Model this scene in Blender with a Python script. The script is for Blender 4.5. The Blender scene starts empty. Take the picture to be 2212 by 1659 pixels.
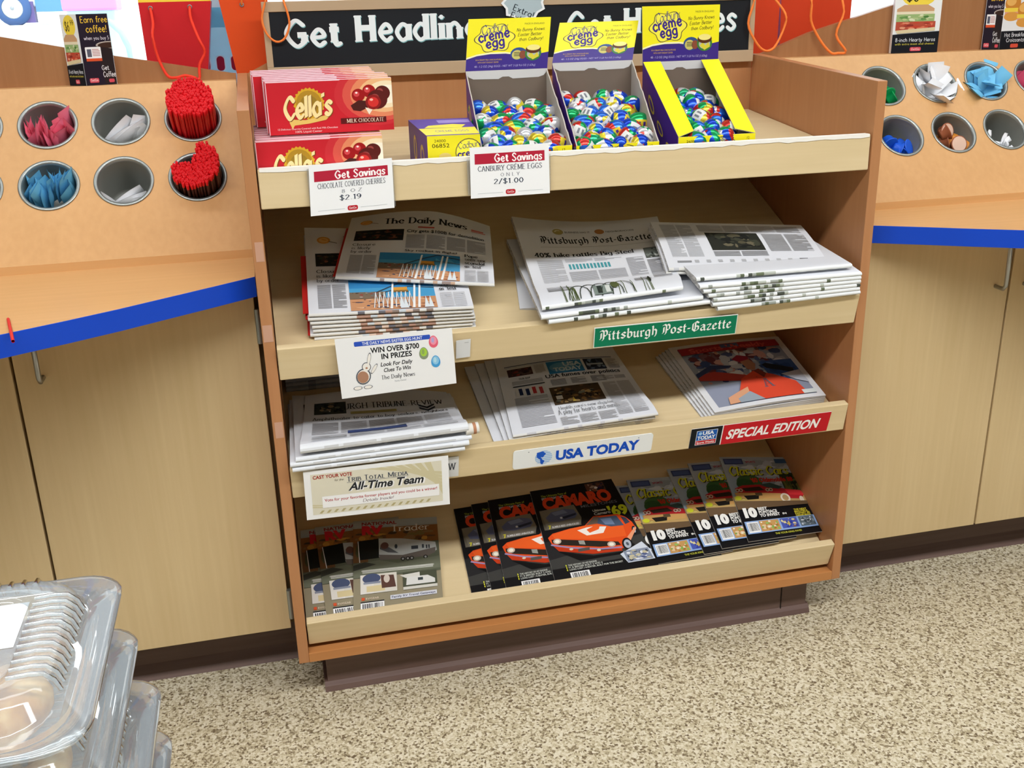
import bpy, bmesh, math, random
from mathutils import Vector, Matrix, Euler
from mathutils.geometry import tessellate_polygon, delaunay_2d_cdt

SC = bpy.context.scene
COL = SC.collection
rnd = random.Random(7)

# ------------------------------------------------------------------ camera
cam_d = bpy.data.cameras.new('camera')
cam_d.sensor_width = 36.0
cam_d.lens = 36.15
cam_d.clip_start = 0.05
cam_d.clip_end = 200
cam = bpy.data.objects.new('camera', cam_d)
COL.objects.link(cam)
_R = ((0.971632, 0.103600, 0.212601), (-0.235196, 0.329004, 0.914570), (-0.024803, 0.938628, -0.344037))  # right, up, forward
cam.matrix_world = Matrix(((_R[0][0], _R[0][1], -_R[0][2], 0.03281),
                           (_R[1][0], _R[1][1], -_R[1][2], -1.7283),
                           (_R[2][0], _R[2][1], -_R[2][2], 1.27511),
                           (0, 0, 0, 1)))
SC.camera = cam

# ------------------------------------------------------------------ world, exposure, ceiling light
SC.view_settings.view_transform = 'Standard'
SC.view_settings.look = 'None'
SC.view_settings.gamma = 1.0
SC.view_settings.use_curve_mapping = False
SC.view_settings.exposure = 0.0
w = bpy.data.worlds.new('daylight')
SC.world = w
w.use_nodes = True
_bg = w.node_tree.nodes['Background']
_bg.inputs[0].default_value = (0.86, 0.95, 1.0, 1)
_bg.inputs[1].default_value = 2.6


def area(name, loc, rot, sx, sy, power, col):
    d = bpy.data.lights.new(name, 'AREA')
    d.shape = 'RECTANGLE'
    d.size, d.size_y = sx, sy
    d.energy = power
    d.color = col
    o = bpy.data.objects.new(name, d)
    o.location = loc
    o.rotation_euler = rot
    COL.objects.link(o)
    return o


COOL = (0.99, 0.995, 1.0)
area('ceiling_tube_light', (0.6, -1.75, 2.90), (0, 0, 0), 5.6, 0.30, 130, COOL)
area('ceiling_tube_light', (0.6, -4.15, 2.90), (0, 0, 0), 5.6, 0.30, 6, COOL)
area('ceiling_tube_light', (0.6, 0.1, 2.90), (0, 0, 0), 5.6, 0.20, 14, COOL)
_sun = bpy.data.lights.new('sun', 'SUN')
_sun.energy = 3.0
_sun.angle = math.radians(1)
_so = bpy.data.objects.new('sun', _sun)
_so.rotation_euler = (math.radians(20), math.radians(12), 0)
_so.location = (0, 12, 8)
COL.objects.link(_so)


# ------------------------------------------------------------------ materials
def lin(c):
    c = c / 255.0
    return c / 12.92 if c <= 0.04045 else ((c + 0.055) / 1.055) ** 2.4


def rgb(h):
    if isinstance(h, str):
        h = (int(h[0:2], 16), int(h[2:4], 16), int(h[4:6], 16))
    return (lin(h[0]), lin(h[1]), lin(h[2]), 1.0)


_M = {}


def mat(name, color='cccccc', rough=0.55, metal=0.0, spec=0.35, alpha=None):
    if name in _M:
        return _M[name]
    m = bpy.data.materials.new(name)
    m.use_nodes = True
    b = m.node_tree.nodes['Principled BSDF']
    b.inputs['Base Color'].default_value = rgb(color)
    b.inputs['Roughness'].default_value = rough
    b.inputs['Metallic'].default_value = metal
    b.inputs['Specular IOR Level'].default_value = spec
    _M[name] = m
    return m


def ink(h, gloss=False):
    """printed colour: hex string -> a faintly mottled print material"""
    n = ('gloss_' if gloss else 'ink_') + h
    if n in _M:
        return _M[n]
    m = mat(n, h, 0.42 if gloss else 0.7, 0, 0.28 if gloss else 0.2)
    return m


def nodes_of(m):
    nt = m.node_tree
    return nt, nt.nodes, nt.links, nt.nodes['Principled BSDF']


def ramp(ns, stops, interp='LINEAR'):
    r = ns.new('ShaderNodeValToRGB')
    r.color_ramp.interpolation = interp
    e = r.color_ramp.elements
    while len(e) > 1:
        e.remove(e[-1])
    e[0].position = stops[0][0]
    e[0].color = rgb(stops[0][1])
    for p, c in stops[1:]:
        k = e.new(p)
        k.color = rgb(c)
    return r


def wood(name, dark, mid, light, axis='Z', rough=0.42, spec=0.35, fine=90, coarse=7):
    m = mat(name, mid, rough, 0, spec)
    nt, ns, lk, b = nodes_of(m)
    tc = ns.new('ShaderNodeTexCoord')
    mp = ns.new('ShaderNodeMapping')
    s = [fine, fine, fine]
    s['XYZ'.index(axis)] = fine * 0.035
    mp.inputs['Scale'].default_value = s
    lk.new(tc.outputs['Object'], mp.inputs['Vector'])
    n1 = ns.new('ShaderNodeTexNoise')
    n1.inputs['Scale'].default_value = 1.0
    n1.inputs['Detail'].default_value = 5
    lk.new(mp.outputs[0], n1.inputs['Vector'])
    mp2 = ns.new('ShaderNodeMapping')
    s2 = [coarse, coarse, coarse]
    s2['XYZ'.index(axis)] = coarse * 0.14
    mp2.inputs['Scale'].default_value = s2
    lk.new(tc.outputs['Object'], mp2.inputs['Vector'])
    n2 = ns.new('ShaderNodeTexNoise')
    n2.inputs['Scale'].default_value = 1.0
    n2.inputs['Detail'].default_value = 3
    n2.inputs['Distortion'].default_value = 1.2
    lk.new(mp2.outputs[0], n2.inputs['Vector'])
    mx = ns.new('ShaderNodeMath')
    mx.operation = 'MULTIPLY_ADD'
    lk.new(n1.outputs['Fac'], mx.inputs[0])
    mx.inputs[1].default_value = 0.5
    md = ns.new('ShaderNodeMath')
    md.operation = 'MULTIPLY'
    md.inputs[1].default_value = 0.5
    lk.new(n2.outputs['Fac'], md.inputs[0])
    lk.new(md.outputs[0], mx.inputs[2])
    r = ramp(ns, [(0.36, dark), (0.5, mid), (0.64, light)])
    lk.new(mx.outputs[0], r.inputs[0])
    lk.new(r.outputs[0], b.inputs['Base Color'])
    return m


MAPLE_V = wood('maple_laminate_vertical', 'cdb588', 'd1b98d', 'd6bf93', 'Z')
MAPLE_H = wood('maple_laminate_lengthwise', 'd8c398', 'dcc79d', 'e0cca4', 'X')
CHERRY_V = wood('cherry_laminate_vertical', 'b27c52', 'b68055', 'ba855a', 'Z', 0.38)
CHERRY_H = wood('cherry_laminate_lengthwise', 'b87c48', 'bd814c', 'c28651', 'X', 0.38)
OAK = wood('honey_oak_laminate', 'cc9d68', 'd0a16c', 'd4a570', 'Z', 0.36)
OAK_H = wood('honey_oak_countertop', 'd0a068', 'd4a46d', 'd8a872', 'X', 0.34)
WALNUT = wood('brown_backboard_laminate', '9a6a44', 'a1714a', 'a87850', 'Z', 0.36)
TOE = wood('dark_brown_vinyl_base', '5d4840', '65504a', '6d5850', 'X', 0.45)
BLUE = mat('blue_edge_band', '0846c6', 0.35)
CUPIN = mat('dull_grey_cup_interior', '8e908a', 0.5, 0.2)
STEEL = mat('brushed_steel', '9ca2a0', 0.36, 0.75)
CHROME = mat('satin_nickel', 'a9acae', 0.3, 1.0)
DARK = mat('dark_gap', '1d1712', 0.8)
PAPER = mat('newsprint_paper', 'dadde4', 0.75, 0, 0.15)
CARD = mat('white_card_stock', 'f2f4f6', 0.5, 0, 0.3)
GREYCARD = mat('grey_inner_cardboard', 'b9b2a8', 0.8, 0, 0.1)
SIGNFRAME = mat('tan_sign_frame', 'bca384', 0.45)
BLACKBOARD = mat('black_sign_panel', '10151c', 0.5)
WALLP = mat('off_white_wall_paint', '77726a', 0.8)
PLASTIC_RED = mat('red_stirrer_plastic', 'dc1420', 0.4)
PLASTIC_BROWN = mat('brown_stirrer_plastic', '4a2418', 0.45)

# page edges: thin grey lines between the sheets
PAGES = mat('stacked_page_edges', 'd8d8d6', 0.8, 0, 0.1)
_nt, _ns, _lk, _b = nodes_of(PAGES)
_tc = _ns.new('ShaderNodeTexCoord')
_mp = _ns.new('ShaderNodeMapping')
_mp.inputs['Scale'].default_value = (6, 60, 900)
_lk.new(_tc.outputs['Object'], _mp.inputs['Vector'])
_n = _ns.new('ShaderNodeTexNoise')
_n.inputs['Scale'].default_value = 1
_lk.new(_mp.outputs[0], _n.inputs['Vector'])
_r = ramp(_ns, [(0.35, '9a9a9c'), (0.5, 'd0d0d0'), (0.7, 'e4e4e2')])
_lk.new(_n.outputs['Fac'], _r.inputs[0])
_lk.new(_r.outputs[0], _b.inputs['Base Color'])

# carpet: speckled beige loop pile
CARPET = mat('speckled_beige_carpet', 'b7ab8a', 0.95, 0, 0.05)
_nt, _ns, _lk, _b = nodes_of(CARPET)
_tc = _ns.new('ShaderNodeTexCoord')
_v = _ns.new('ShaderNodeTexNoise')
_v.inputs['Scale'].default_value = 215
_v.inputs['Detail'].default_value = 3.5
_v.inputs['Roughness'].default_value = 0.65
_lk.new(_tc.outputs['Object'], _v.inputs['Vector'])
_vc = _ns.new('ShaderNodeTexVoronoi')
_vc.inputs['Scale'].default_value = 230
_lk.new(_tc.outputs['Object'], _vc.inputs['Vector'])
_sx = _ns.new('ShaderNodeSeparateColor')
_lk.new(_vc.outputs['Color'], _sx.inputs[0])
_ma = _ns.new('ShaderNodeMath')
_ma.operation = 'MULTIPLY_ADD'
_ma.inputs[1].default_value = 0.55
_lk.new(_sx.outputs[0], _ma.inputs[0])
_mb = _ns.new('ShaderNodeMath')
_mb.operation = 'MULTIPLY'
_mb.inputs[1].default_value = 0.75
_lk.new(_v.outputs['Fac'], _mb.inputs[0])
_lk.new(_mb.outputs[0], _ma.inputs[2])
_r = ramp(_ns, [(0.36, '6a5a46'), (0.47, '978a6f'), (0.56, 'b7ab8d'), (0.70, 'c9bea2'), (0.88, 'dad2bc')])
_lk.new(_ma.outputs[0], _r.inputs[0])
_lk.new(_r.outputs[0], _b.inputs['Base Color'])
_bp = _ns.new('ShaderNodeBump')
_bp.inputs['Strength'].default_value = 0.5
_bp.inputs['Distance'].default_value = 0.004
_lk.new(_v.outputs['Fac'], _bp.inputs['Height'])
_lk.new(_bp.outputs[0], _b.inputs['Normal'])


def clear_plastic(name, tint, haze, rough=0.08):
    """thin clear sheet: mostly see-through, glossy, haze mixes in white"""
    m = bpy.data.materials.new(name)
    m.use_nodes = True
    nt = m.node_tree
    ns, lk = nt.nodes, nt.links
    ns.clear()
    out = ns.new('ShaderNodeOutputMaterial')
    tr = ns.new('ShaderNodeBsdfTransparent')
    tr.inputs[0].default_value = rgb(tint)
    gl = ns.new('ShaderNodeBsdfGlossy')
    gl.inputs['Roughness'].default_value = rough
    df = ns.new('ShaderNodeBsdfDiffuse')
    df.inputs[0].default_value = rgb('eef4f8')
    fr = ns.new('ShaderNodeFresnel')
    fr.inputs[0].default_value = 1.5
    m1 = ns.new('ShaderNodeMixShader')
    m1.inputs[0].default_value = haze
    lk.new(tr.outputs[0], m1.inputs[1])
    lk.new(df.outputs[0], m1.inputs[2])
    m2 = ns.new('ShaderNodeMixShader')
    lk.new(fr.outputs[0], m2.inputs[0])
    lk.new(m1.outputs[0], m2.inputs[1])
    lk.new(gl.outputs[0], m2.inputs[2])
    lk.new(m2.outputs[0], out.inputs[0])
    return m


CLEAR = clear_plastic('clear_clamshell_plastic', 'f6fbfd', 0.25, 0.06)  # white haze in the plastic paints in the ceiling light glare
WINGLASS = clear_plastic('window_glass', 'fafdff', 0.0, 0.0)
TAPE = clear_plastic('clear_tape', 'fafafa', 0.13, 0.2)
TAPEP = mat('yellowed_tape_strip', 'c69a82', 0.3)

def bag_paper(name, c, through):
    """coloured bag paper that lets some daylight through"""
    m = mat(name, c, .5)
    nt, ns, lk, b = nodes_of(m)
    tl = ns.new('ShaderNodeBsdfTranslucent')
    tl.inputs[0].default_value = rgb(c)
    mx = ns.new('ShaderNodeMixShader')
    mx.inputs[0].default_value = through
    lk.new(b.outputs[0], mx.inputs[1])
    lk.new(tl.outputs[0], mx.inputs[2])
    lk.new(mx.outputs[0], ns['Material Output'].inputs[0])
    return m


# foil wrapper: patches of blue, green, red, yellow and silver foil
FOIL = mat('coloured_egg_foil', '3060c0', 0.24, 0.55, 0.5)
_nt, _ns, _lk, _b = nodes_of(FOIL)
_tc = _ns.new('ShaderNodeTexCoord')
_oi = _ns.new('ShaderNodeObjectInfo')
_ad = _ns.new('ShaderNodeVectorMath')
_ad.operation = 'ADD'
_sc = _ns.new('ShaderNodeMath')
_sc.operation = 'MULTIPLY'
_sc.inputs[1].default_value = 7.0
_lk.new(_oi.outputs['Random'], _sc.inputs[0])
_cx = _ns.new('ShaderNodeCombineXYZ')
_lk.new(_sc.outputs[0], _cx.inputs[0])
_lk.new(_sc.outputs[0], _cx.inputs[2])
_lk.new(_tc.outputs['Object'], _ad.inputs[0])
_lk.new(_cx.outputs[0], _ad.inputs[1])
_nz = _ns.new('ShaderNodeTexNoise')
_nz.inputs['Scale'].default_value = 60
_lk.new(_ad.outputs[0], _nz.inputs['Vector'])
_mxv = _ns.new('ShaderNodeVectorMath')
_mxv.operation = 'MULTIPLY_ADD'
_mxv.inputs[1].default_value = (0.014, 0.014, 0.014)
_lk.new(_nz.outputs['Color'], _mxv.inputs[0])
_lk.new(_ad.outputs[0], _mxv.inputs[2])
_vo = _ns.new('ShaderNodeTexVoronoi')
_vo.inputs['Scale'].default_value = 52
_lk.new(_mxv.outputs[0], _vo.inputs['Vector'])
_sp = _ns.new('ShaderNodeSeparateColor')
_lk.new(_vo.outputs['Color'], _sp.inputs[0])
_r = ramp(_ns, [(0.0, '1746c8'), (0.26, '12a05a'), (0.46, 'd0342c'), (0.60, 'd8dade'), (0.74, 'e0c838'), (0.81, '2f6fe0'), (0.92, '1c9c6a')], 'CONSTANT')
_lk.new(_sp.outputs[0], _r.inputs[0])
_lk.new(_r.outputs[0], _b.inputs['Base Color'])


# ------------------------------------------------------------------ mesh builder
class MB:
    def __init__(s):
        s.v, s.f, s.fm, s.sm, s.mats = [], [], [], [], []

    def mi(s, m):
        if m not in s.mats:
            s.mats.append(m)
        return s.mats.index(m)

    def add(s, vs, fs, m, smooth=False, M=None):
        o = len(s.v)
        s.v += [tuple(M @ Vector(p)) if M else tuple(p) for p in vs]
        k = s.mi(m)
        for f in fs:
            s.f.append(tuple(i + o for i in f))
            s.fm.append(k)
            s.sm.append(smooth)

    def box(s, a, b, m, M=None):
        (x0, y0, z0), (x1, y1, z1) = a, b
        vs = [(x0, y0, z0), (x1, y0, z0), (x1, y1, z0), (x0, y1, z0), (x0, y0, z1), (x1, y0, z1), (x1, y1, z1), (x0, y1, z1)]
        s.add(vs, [(3, 2, 1, 0), (4, 5, 6, 7), (0, 1, 5, 4), (1, 2, 6, 5), (2, 3, 7, 6), (3, 0, 4, 7)], m, False, M)

    def hexa(s, bot, top, m):
        """eight corners: bottom four then top four, same order"""
        s.add(list(bot) + list(top), [(3, 2, 1, 0), (4, 5, 6, 7), (0, 1, 5, 4), (1, 2, 6, 5), (2, 3, 7, 6), (3, 0, 4, 7)], m)

    def prism_x(s, poly, x0, x1, m):
        """polygon in (y,z) extruded along x"""
        n = len(poly)
        vs = [(x0, p[0], p[1]) for p in poly] + [(x1, p[0], p[1]) for p in poly]
        fs = [tuple(range(n)), tuple(range(2 * n - 1, n - 1, -1))] + [(i, i + n, (i + 1) % n + n, (i + 1) % n) for i in range(n)]
        s.add(vs, fs, m)

    def prism_z(s, poly, z0, z1, m, mside=None):
        n = len(poly)
        vs = [(p[0], p[1], z0) for p in poly] + [(p[0], p[1], z1) for p in poly]
        s.add(vs, [tuple(range(n - 1, -1, -1)), tuple(range(n, 2 * n))], m)
        s.add(vs, [(i, (i + 1) % n, (i + 1) % n + n, i + n) for i in range(n)], mside or m)

    def prism_y(s, poly, y0, y1, m):
        """polygon in (x,z) extruded along y"""
        n = len(poly)
        vs = [(p[0], y0, p[1]) for p in poly] + [(p[0], y1, p[1]) for p in poly]
        s.add(vs, [tuple(range(n)), tuple(range(2 * n - 1, n - 1, -1))] + [(i, i + n, (i + 1) % n + n, (i + 1) % n) for i in range(n)], m)

    def slab(s, quad, th, m, mb=None):
        """four corners (tl, tr, br, bl seen from the front) given thickness backwards"""
        q = [Vector(p) for p in quad]
        n = (q[1] - q[0]).cross(q[3] - q[0]).normalized()
        b = [p + n * th for p in q]
        s.add(q, [(3, 2, 1, 0)], m)
        s.add(q + b, [(4, 5, 6, 7), (0, 1, 5, 4), (1, 2, 6, 5), (2, 3, 7, 6), (3, 0, 4, 7)], mb or m)

    def tube(s, path, r, n, m, closed=False, caps=True):
        P = [Vector(p) for p in path]
        up = Vector((0.13, 0.31, 0.94)).normalized()
        vs = []
        L = len(P)
        for i, p in enumerate(P):
            a = P[(i - 1) % L] if (closed or i > 0) else P[i]
            c = P[(i + 1) % L] if (closed or i < L - 1) else P[i]
            t = (c - a).normalized()
            sx = t.cross(up)
            if sx.length < 1e-4:
                sx = t.cross(Vector((1, 0, 0)))
            sx.normalize()
            sy = sx.cross(t)
            rr = r[i] if isinstance(r, (list, tuple)) else r
            for k in range(n):
                an = 2 * math.pi * k / n
                vs.append(p + sx * (rr * math.cos(an)) + sy * (rr * math.sin(an)))
        fs = []
        for i in range(L if closed else L - 1):
            j = (i + 1) % L
            for k in range(n):
                k2 = (k + 1) % n
                fs.append((i * n + k, i * n + k2, j * n + k2, j * n + k))
        s.add(vs, fs, m, True)
        if caps and not closed:
            s.add(vs, [tuple(range(n - 1, -1, -1)), tuple(range((L - 1) * n, L * n))], m)

    def lathe(s, prof, n, m, M=None, sy=1.0):
        """profile of (r, z) around z"""
        vs, fs = [], []
        for r, z in prof:
            for k in range(n):
                a = 2 * math.pi * k / n
                vs.append((r * math.cos(a), r * sy * math.sin(a), z))
        for i in range(len(prof) - 1):
            for k in range(n):
                k2 = (k + 1) % n
                fs.append((i * n + k, i * n + k2, (i + 1) * n + k2, (i + 1) * n + k))
        s.add(vs, fs, m, True, M)

    def build(s, name, parent=None, label=None, cat=None, group=None, kind=None, bevel=0, origin=None):
        vs = [Vector(p) for p in s.v]
        lo = Vector((min(p.x for p in vs), min(p.y for p in vs), min(p.z for p in vs)))
        hi = Vector((max(p.x for p in vs), max(p.y for p in vs), max(p.z for p in vs)))
        o = Vector(origin) if origin is not None else Vector(((lo.x + hi.x) / 2, (lo.y + hi.y) / 2, lo.z))
        me = bpy.data.meshes.new(name)
        me.from_pydata([tuple(p - o) for p in vs], [], s.f)
        for m in s.mats:
            me.materials.append(m)
        me.polygons.foreach_set('material_index', s.fm)
        me.polygons.foreach_set('use_smooth', s.sm)
        me.update()
        ob = bpy.data.objects.new(name, me)
        COL.objects.link(ob)
        if parent is not None:
            ob.parent = parent
            ob.location = o - WPOS[parent.name]
        else:
            ob.location = o
        WPOS[ob.name] = o
        if bevel:
            md = ob.modifiers.new('bevel', 'BEVEL')
            md.width = bevel
            md.segments = 2
            md.limit_method = 'ANGLE'
        tag(ob, label, cat, group, kind)
        return ob


WPOS = {}


def tag(o, label=None, cat=None, group=None, kind=None):
    if label:
        o['label'] = label
    if cat:
        o['category'] = cat
    if group:
        o['group'] = group
    if kind:
        o['kind'] = kind
    return o


def thing(name, loc, label, cat, group=None):
    o = bpy.data.objects.new(name, None)
    o.empty_display_size = 0.05
    o.location = loc
    COL.objects.link(o)
    WPOS[o.name] = Vector(loc)
    return tag(o, label, cat, group)


def inst(src, loc, rot, label=None, group=None):
    """a copy of a one-mesh thing sharing its mesh"""
    c = src.copy()
    COL.objects.link(c)
    c.location = loc
    c.rotation_euler = rot
    if label:
        c['label'] = label
    if group:
        c['group'] = group
    return c


# ------------------------------------------------------------------ lettering
_TXT = {}


def font_mesh(body, bold):
    """flat outline of a string in the built-in typeface, cap height 1; returns verts, faces, width"""
    k = (body, bold)
    if k not in _TXT:
        cu = bpy.data.curves.new('lettering', 'FONT')
        cu.body = body
        cu.resolution_u = 3
        cu.offset = bold
        ob = bpy.data.objects.new('lettering', cu)
        me = ob.to_mesh()
        vs = [(v.co.x, v.co.y) for v in me.vertices]
        fs = [tuple(p.vertices) for p in me.polygons]
        ob.to_mesh_clear()
        bpy.data.objects.remove(ob)
        bpy.data.curves.remove(cu)
        x0 = min((v[0] for v in vs), default=0)
        x1 = max((v[0] for v in vs), default=1)
        capk = 1 / 0.73
        _TXT[k] = ([((x - x0) * capk, y * capk) for x, y in vs], fs, (x1 - x0) * capk)
    return _TXT[k]


# stroke letters drawn with a broad pen: width | strokes, '~' marks a smooth stroke; units of 1/100 cap height
GL = {
    'a': (58, "~50 50 28 62 6 32 26 0 50 14|52 62 52 0"), 'b': (58, "8 100 8 0|~10 50 32 62 54 32 34 0 10 12"),
    'c': (50, "~48 52 28 63 6 32 28 0 48 12"), 'd': (60, "52 100 52 0|~50 50 28 62 6 32 26 0 50 12"),
    'e': (54, "~7 32 46 36 42 56 26 63 6 32 28 0 48 12"), 'f': (36, "~38 92 28 100 18 86 18 68|18 70 18 0|2 62 36 62"),
    'g': (58, "~50 50 28 62 6 32 26 2 50 14|~52 62 52 -8 40 -26 22 -28 8 -20"), 'h': (60, "8 100 8 0|~8 44 30 62 50 42|50 44 50 0"),
    'i': (20, "10 62 10 0|10 84 10 87"), 'j': (24, "~14 62 14 -12 2 -26|14 84 14 87"), 'k': (54, "8 100 8 0|48 62 10 26|22 38 50 0"),
    'l': (20, "10 100 10 0"), 'm': (88, "8 62 8 0|~8 44 26 62 43 42|43 44 43 0|~43 44 60 62 78 42|78 44 78 0"),
    'n': (60, "8 62 8 0|~8 44 30 62 50 42|50 44 50 0"), 'o': (58, "~29 63 6 32 29 0 52 32 29 63"),
    'p': (58, "8 62 8 -28|~10 50 32 62 54 32 34 0 10 12"), 'q': (60, "52 62 52 -28|~50 50 28 62 6 32 26 0 50 12"),
    'r': (40, "8 62 8 0|~8 40 20 58 38 59"), 's': (46, "~42 54 24 63 8 48 24 33 40 16 24 0 5 10"),
    't': (38, "18 86 18 12|~18 14 26 0 38 6|2 62 36 62"), 'u': (60, "8 62 8 18|~8 20 26 0 50 18|50 62 50 0"),
    'v': (52, "4 62 26 0|26 0 48 62"), 'w': (80, "4 62 22 0|22 0 40 58|40 58 58 0|58 0 76 62"), 'x': (50, "4 62 46 0|46 62 4 0"),
    'y': (52, "4 62 26 4|48 62 26 4|~26 4 16 -24 4 -28"), 'z': (50, "6 62 44 62|44 62 4 0|4 0 46 0"),
    'A': (74, "36 100 4 0|36 100 68 0|16 36 56 36"), 'B': (64, "10 100 10 0|~10 100 46 96 46 58 10 54|~10 54 58 48 56 6 10 0"),
    'C': (72, "~66 80 38 101 6 50 38 -1 66 20"), 'D': (74, "10 100 10 0|~10 100 50 94 68 50 50 6 10 0"),
    'E': (60, "10 100 10 0|10 100 54 100|10 52 46 52|10 0 56 0"), '\u00c8': (60, "10 100 10 0|10 100 54 100|10 52 46 52|10 0 56 0|22 124 38 112"), 'F': (56, "10 100 10 0|10 100 54 100|10 52 46 52"),
    'G': (78, "~66 82 38 101 6 50 38 -1 68 16|68 16 68 44|44 44 76 44"), 'H': (76, "10 100 10 0|66 100 66 0|10 52 66 52"),
    'I': (24, "12 100 12 0"), 'J': (44, "~34 100 34 20 20 -1 4 14"), 'K': (68, "10 100 10 0|60 100 12 44|24 56 64 0"),
    'L': (56, "10 100 10 0|10 0 54 0"), 'M': (90, "10 0 10 100|10 100 45 10|45 10 80 100|80 100 80 0"),
    'N': (76, "10 0 10 100|10 100 66 0|66 0 66 100"), 'O': (78, "~39 101 6 50 39 -1 72 50 39 101"),
    'P': (62, "10 100 10 0|~10 100 50 96 52 54 10 48"), 'Q': (78, "~39 101 6 50 39 -1 72 50 39 101|46 20 74 -8"),
    'R': (68, "10 100 10 0|~10 100 48 96 50 56 10 50|30 50 64 0"), 'S': (58, "~52 84 30 101 8 78 30 52 52 24 28 -1 5 16"),
    'T': (66, "33 100 33 0|4 100 62 100"), 'U': (74, "10 100 10 30|~10 32 18 4 36 -1 56 4 64 32|64 30 64 100"),
    'V': (70, "4 100 35 0|35 0 66 100"), 'W': (100, "4 100 27 0|27 0 50 96|50 96 73 0|73 0 96 100"), 'X': (66, "6 100 60 0|60 100 6 0"),
    'Y': (66, "4 100 33 50|62 100 33 50|33 50 33 0"), 'Z': (62, "6 100 56 100|56 100 4 0|4 0 58 0"),
    '0': (58, "~29 101 6 50 29 -1 52 50 29 101"), '1': (36, "8 82 22 100|22 100 22 0"), '2': (56, "~8 78 28 101 48 76 30 40 6 2|6 0 50 0"),
    '3': (54, "~8 86 28 101 46 78 26 54|~26 54 50 44 46 8 24 -1 5 14"), '5': (54, "46 100 12 100|12 100 9 56|~9 56 30 62 50 32 28 -1 6 12"),
    '4': (58, "40 100 4 30|4 30 54 30|40 100 40 0"), '6': (56, "~44 96 18 76 6 30 28 -1 50 30 28 58 8 34"), '7': (52, "6 100 48 100|48 100 18 0"),
    '8': (56, "~28 101 10 78 28 54 46 78 28 101|~28 54 6 26 28 -1 50 26 28 54"), '9': (56, "~48 66 28 42 6 70 28 101 50 68 40 22 14 2"),
    '$': (58, "~50 82 30 98 8 76 30 52 52 26 28 2 5 18|29 112 29 -12"), '.': (24, "12 5 13 6"), ',': (24, "12 4 8 -14"), '-': (40, "6 36 34 36"),
    '/': (48, "4 -6 42 104"), "'": (16, "9 104 8 86"), '%': (84, "~20 100 6 78 20 56 34 78 20 100|66 104 16 -4|~62 44 48 22 62 0 76 22 62 44"),
    '!': (24, "12 100 12 32|12 2 12 5"), '?': (50, "~6 80 24 101 44 78 24 52 22 30|22 2 22 5"), ' ': (32, ""), ':': (24, "12 4 12 6|12 50 12 52"),
}
# broken letters for the blackletter nameplate
BL = {
    'P': (66, "4 92 18 100 34 88|34 88 34 8|34 8 22 -6|12 70 12 20 4 10|34 90 48 100 62 84|62 84 62 54|62 54 48 40 36 48"),
    'i': (24, "4 58 12 50|12 50 12 8 20 0|12 76 16 82"), 't': (32, "16 84 14 74|14 74 14 8 24 0|2 58 28 58"), 's': (44, "40 52 26 62 8 46|8 46 40 18|40 18 24 0 6 10"),
    'b': (50, "6 96 12 90|12 90 12 10|12 10 28 0 44 14|44 14 44 48|44 48 30 62 14 48"), 'u': (52, "4 58 12 50|12 50 12 10 22 0 38 12|40 60 40 8 48 0"),
    'r': (38, "4 58 12 50|12 50 12 6 20 0|14 48 28 62 34 52"), 'g': (50, "40 52 26 62 8 48|8 48 8 14 22 2 40 14|40 58 40 -12|40 -12 24 -28 6 -18"),
    'h': (52, "6 96 12 90|12 90 12 4|12 48 28 62 42 48|42 48 42 8|42 8 32 -14"), 'o': (50, "26 62 8 48|8 48 8 14|8 14 26 0|26 0 42 14|42 14 42 48|42 48 26 62"),
    '-': (34, "4 34 28 34"), 'G': (70, "60 84 40 100 10 78|10 78 10 20|10 20 32 0 60 16|60 16 60 46|60 46 40 54|32 88 32 14"),
    'a': (50, "8 52 24 62 38 50|38 50 38 8 46 0|38 34 22 38 8 24|8 24 8 10|8 10 20 0 38 12"), 'z': (44, "6 54 24 60 38 56|38 56 8 8|8 8 22 0 40 6"),
    'e': (44, "8 46 8 12|8 12 24 0 40 12|8 46 24 62 36 48|36 48 10 26"), ' ': (30, ""),
}


def _smooth(p):
    closed = p[0] == p[-1] and len(p) > 3
    q = p[:-1] if closed else p
    n = len(q)
    out = []
    seg = n if closed else n - 1
    for i in range(seg):
        a = q[(i - 1) % n] if (closed or i > 0) else q[i]
        b, c = q[i], q[(i + 1) % n]
        d = q[(i + 2) % n] if (closed or i + 2 < n) else c
        for k in range(5):
            t = k / 5.0
            out.append(tuple(0.5 * (2 * b[j] + (c[j] - a[j]) * t + (2 * a[j] - 5 * b[j] + 4 * c[j] - d[j]) * t * t + (3 * b[j] - a[j] - 3 * c[j] + d[j]) * t ** 3) for j in (0, 1)))
    out.append(q[0] if closed else q[-1])
    return out


_STX = {}


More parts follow.
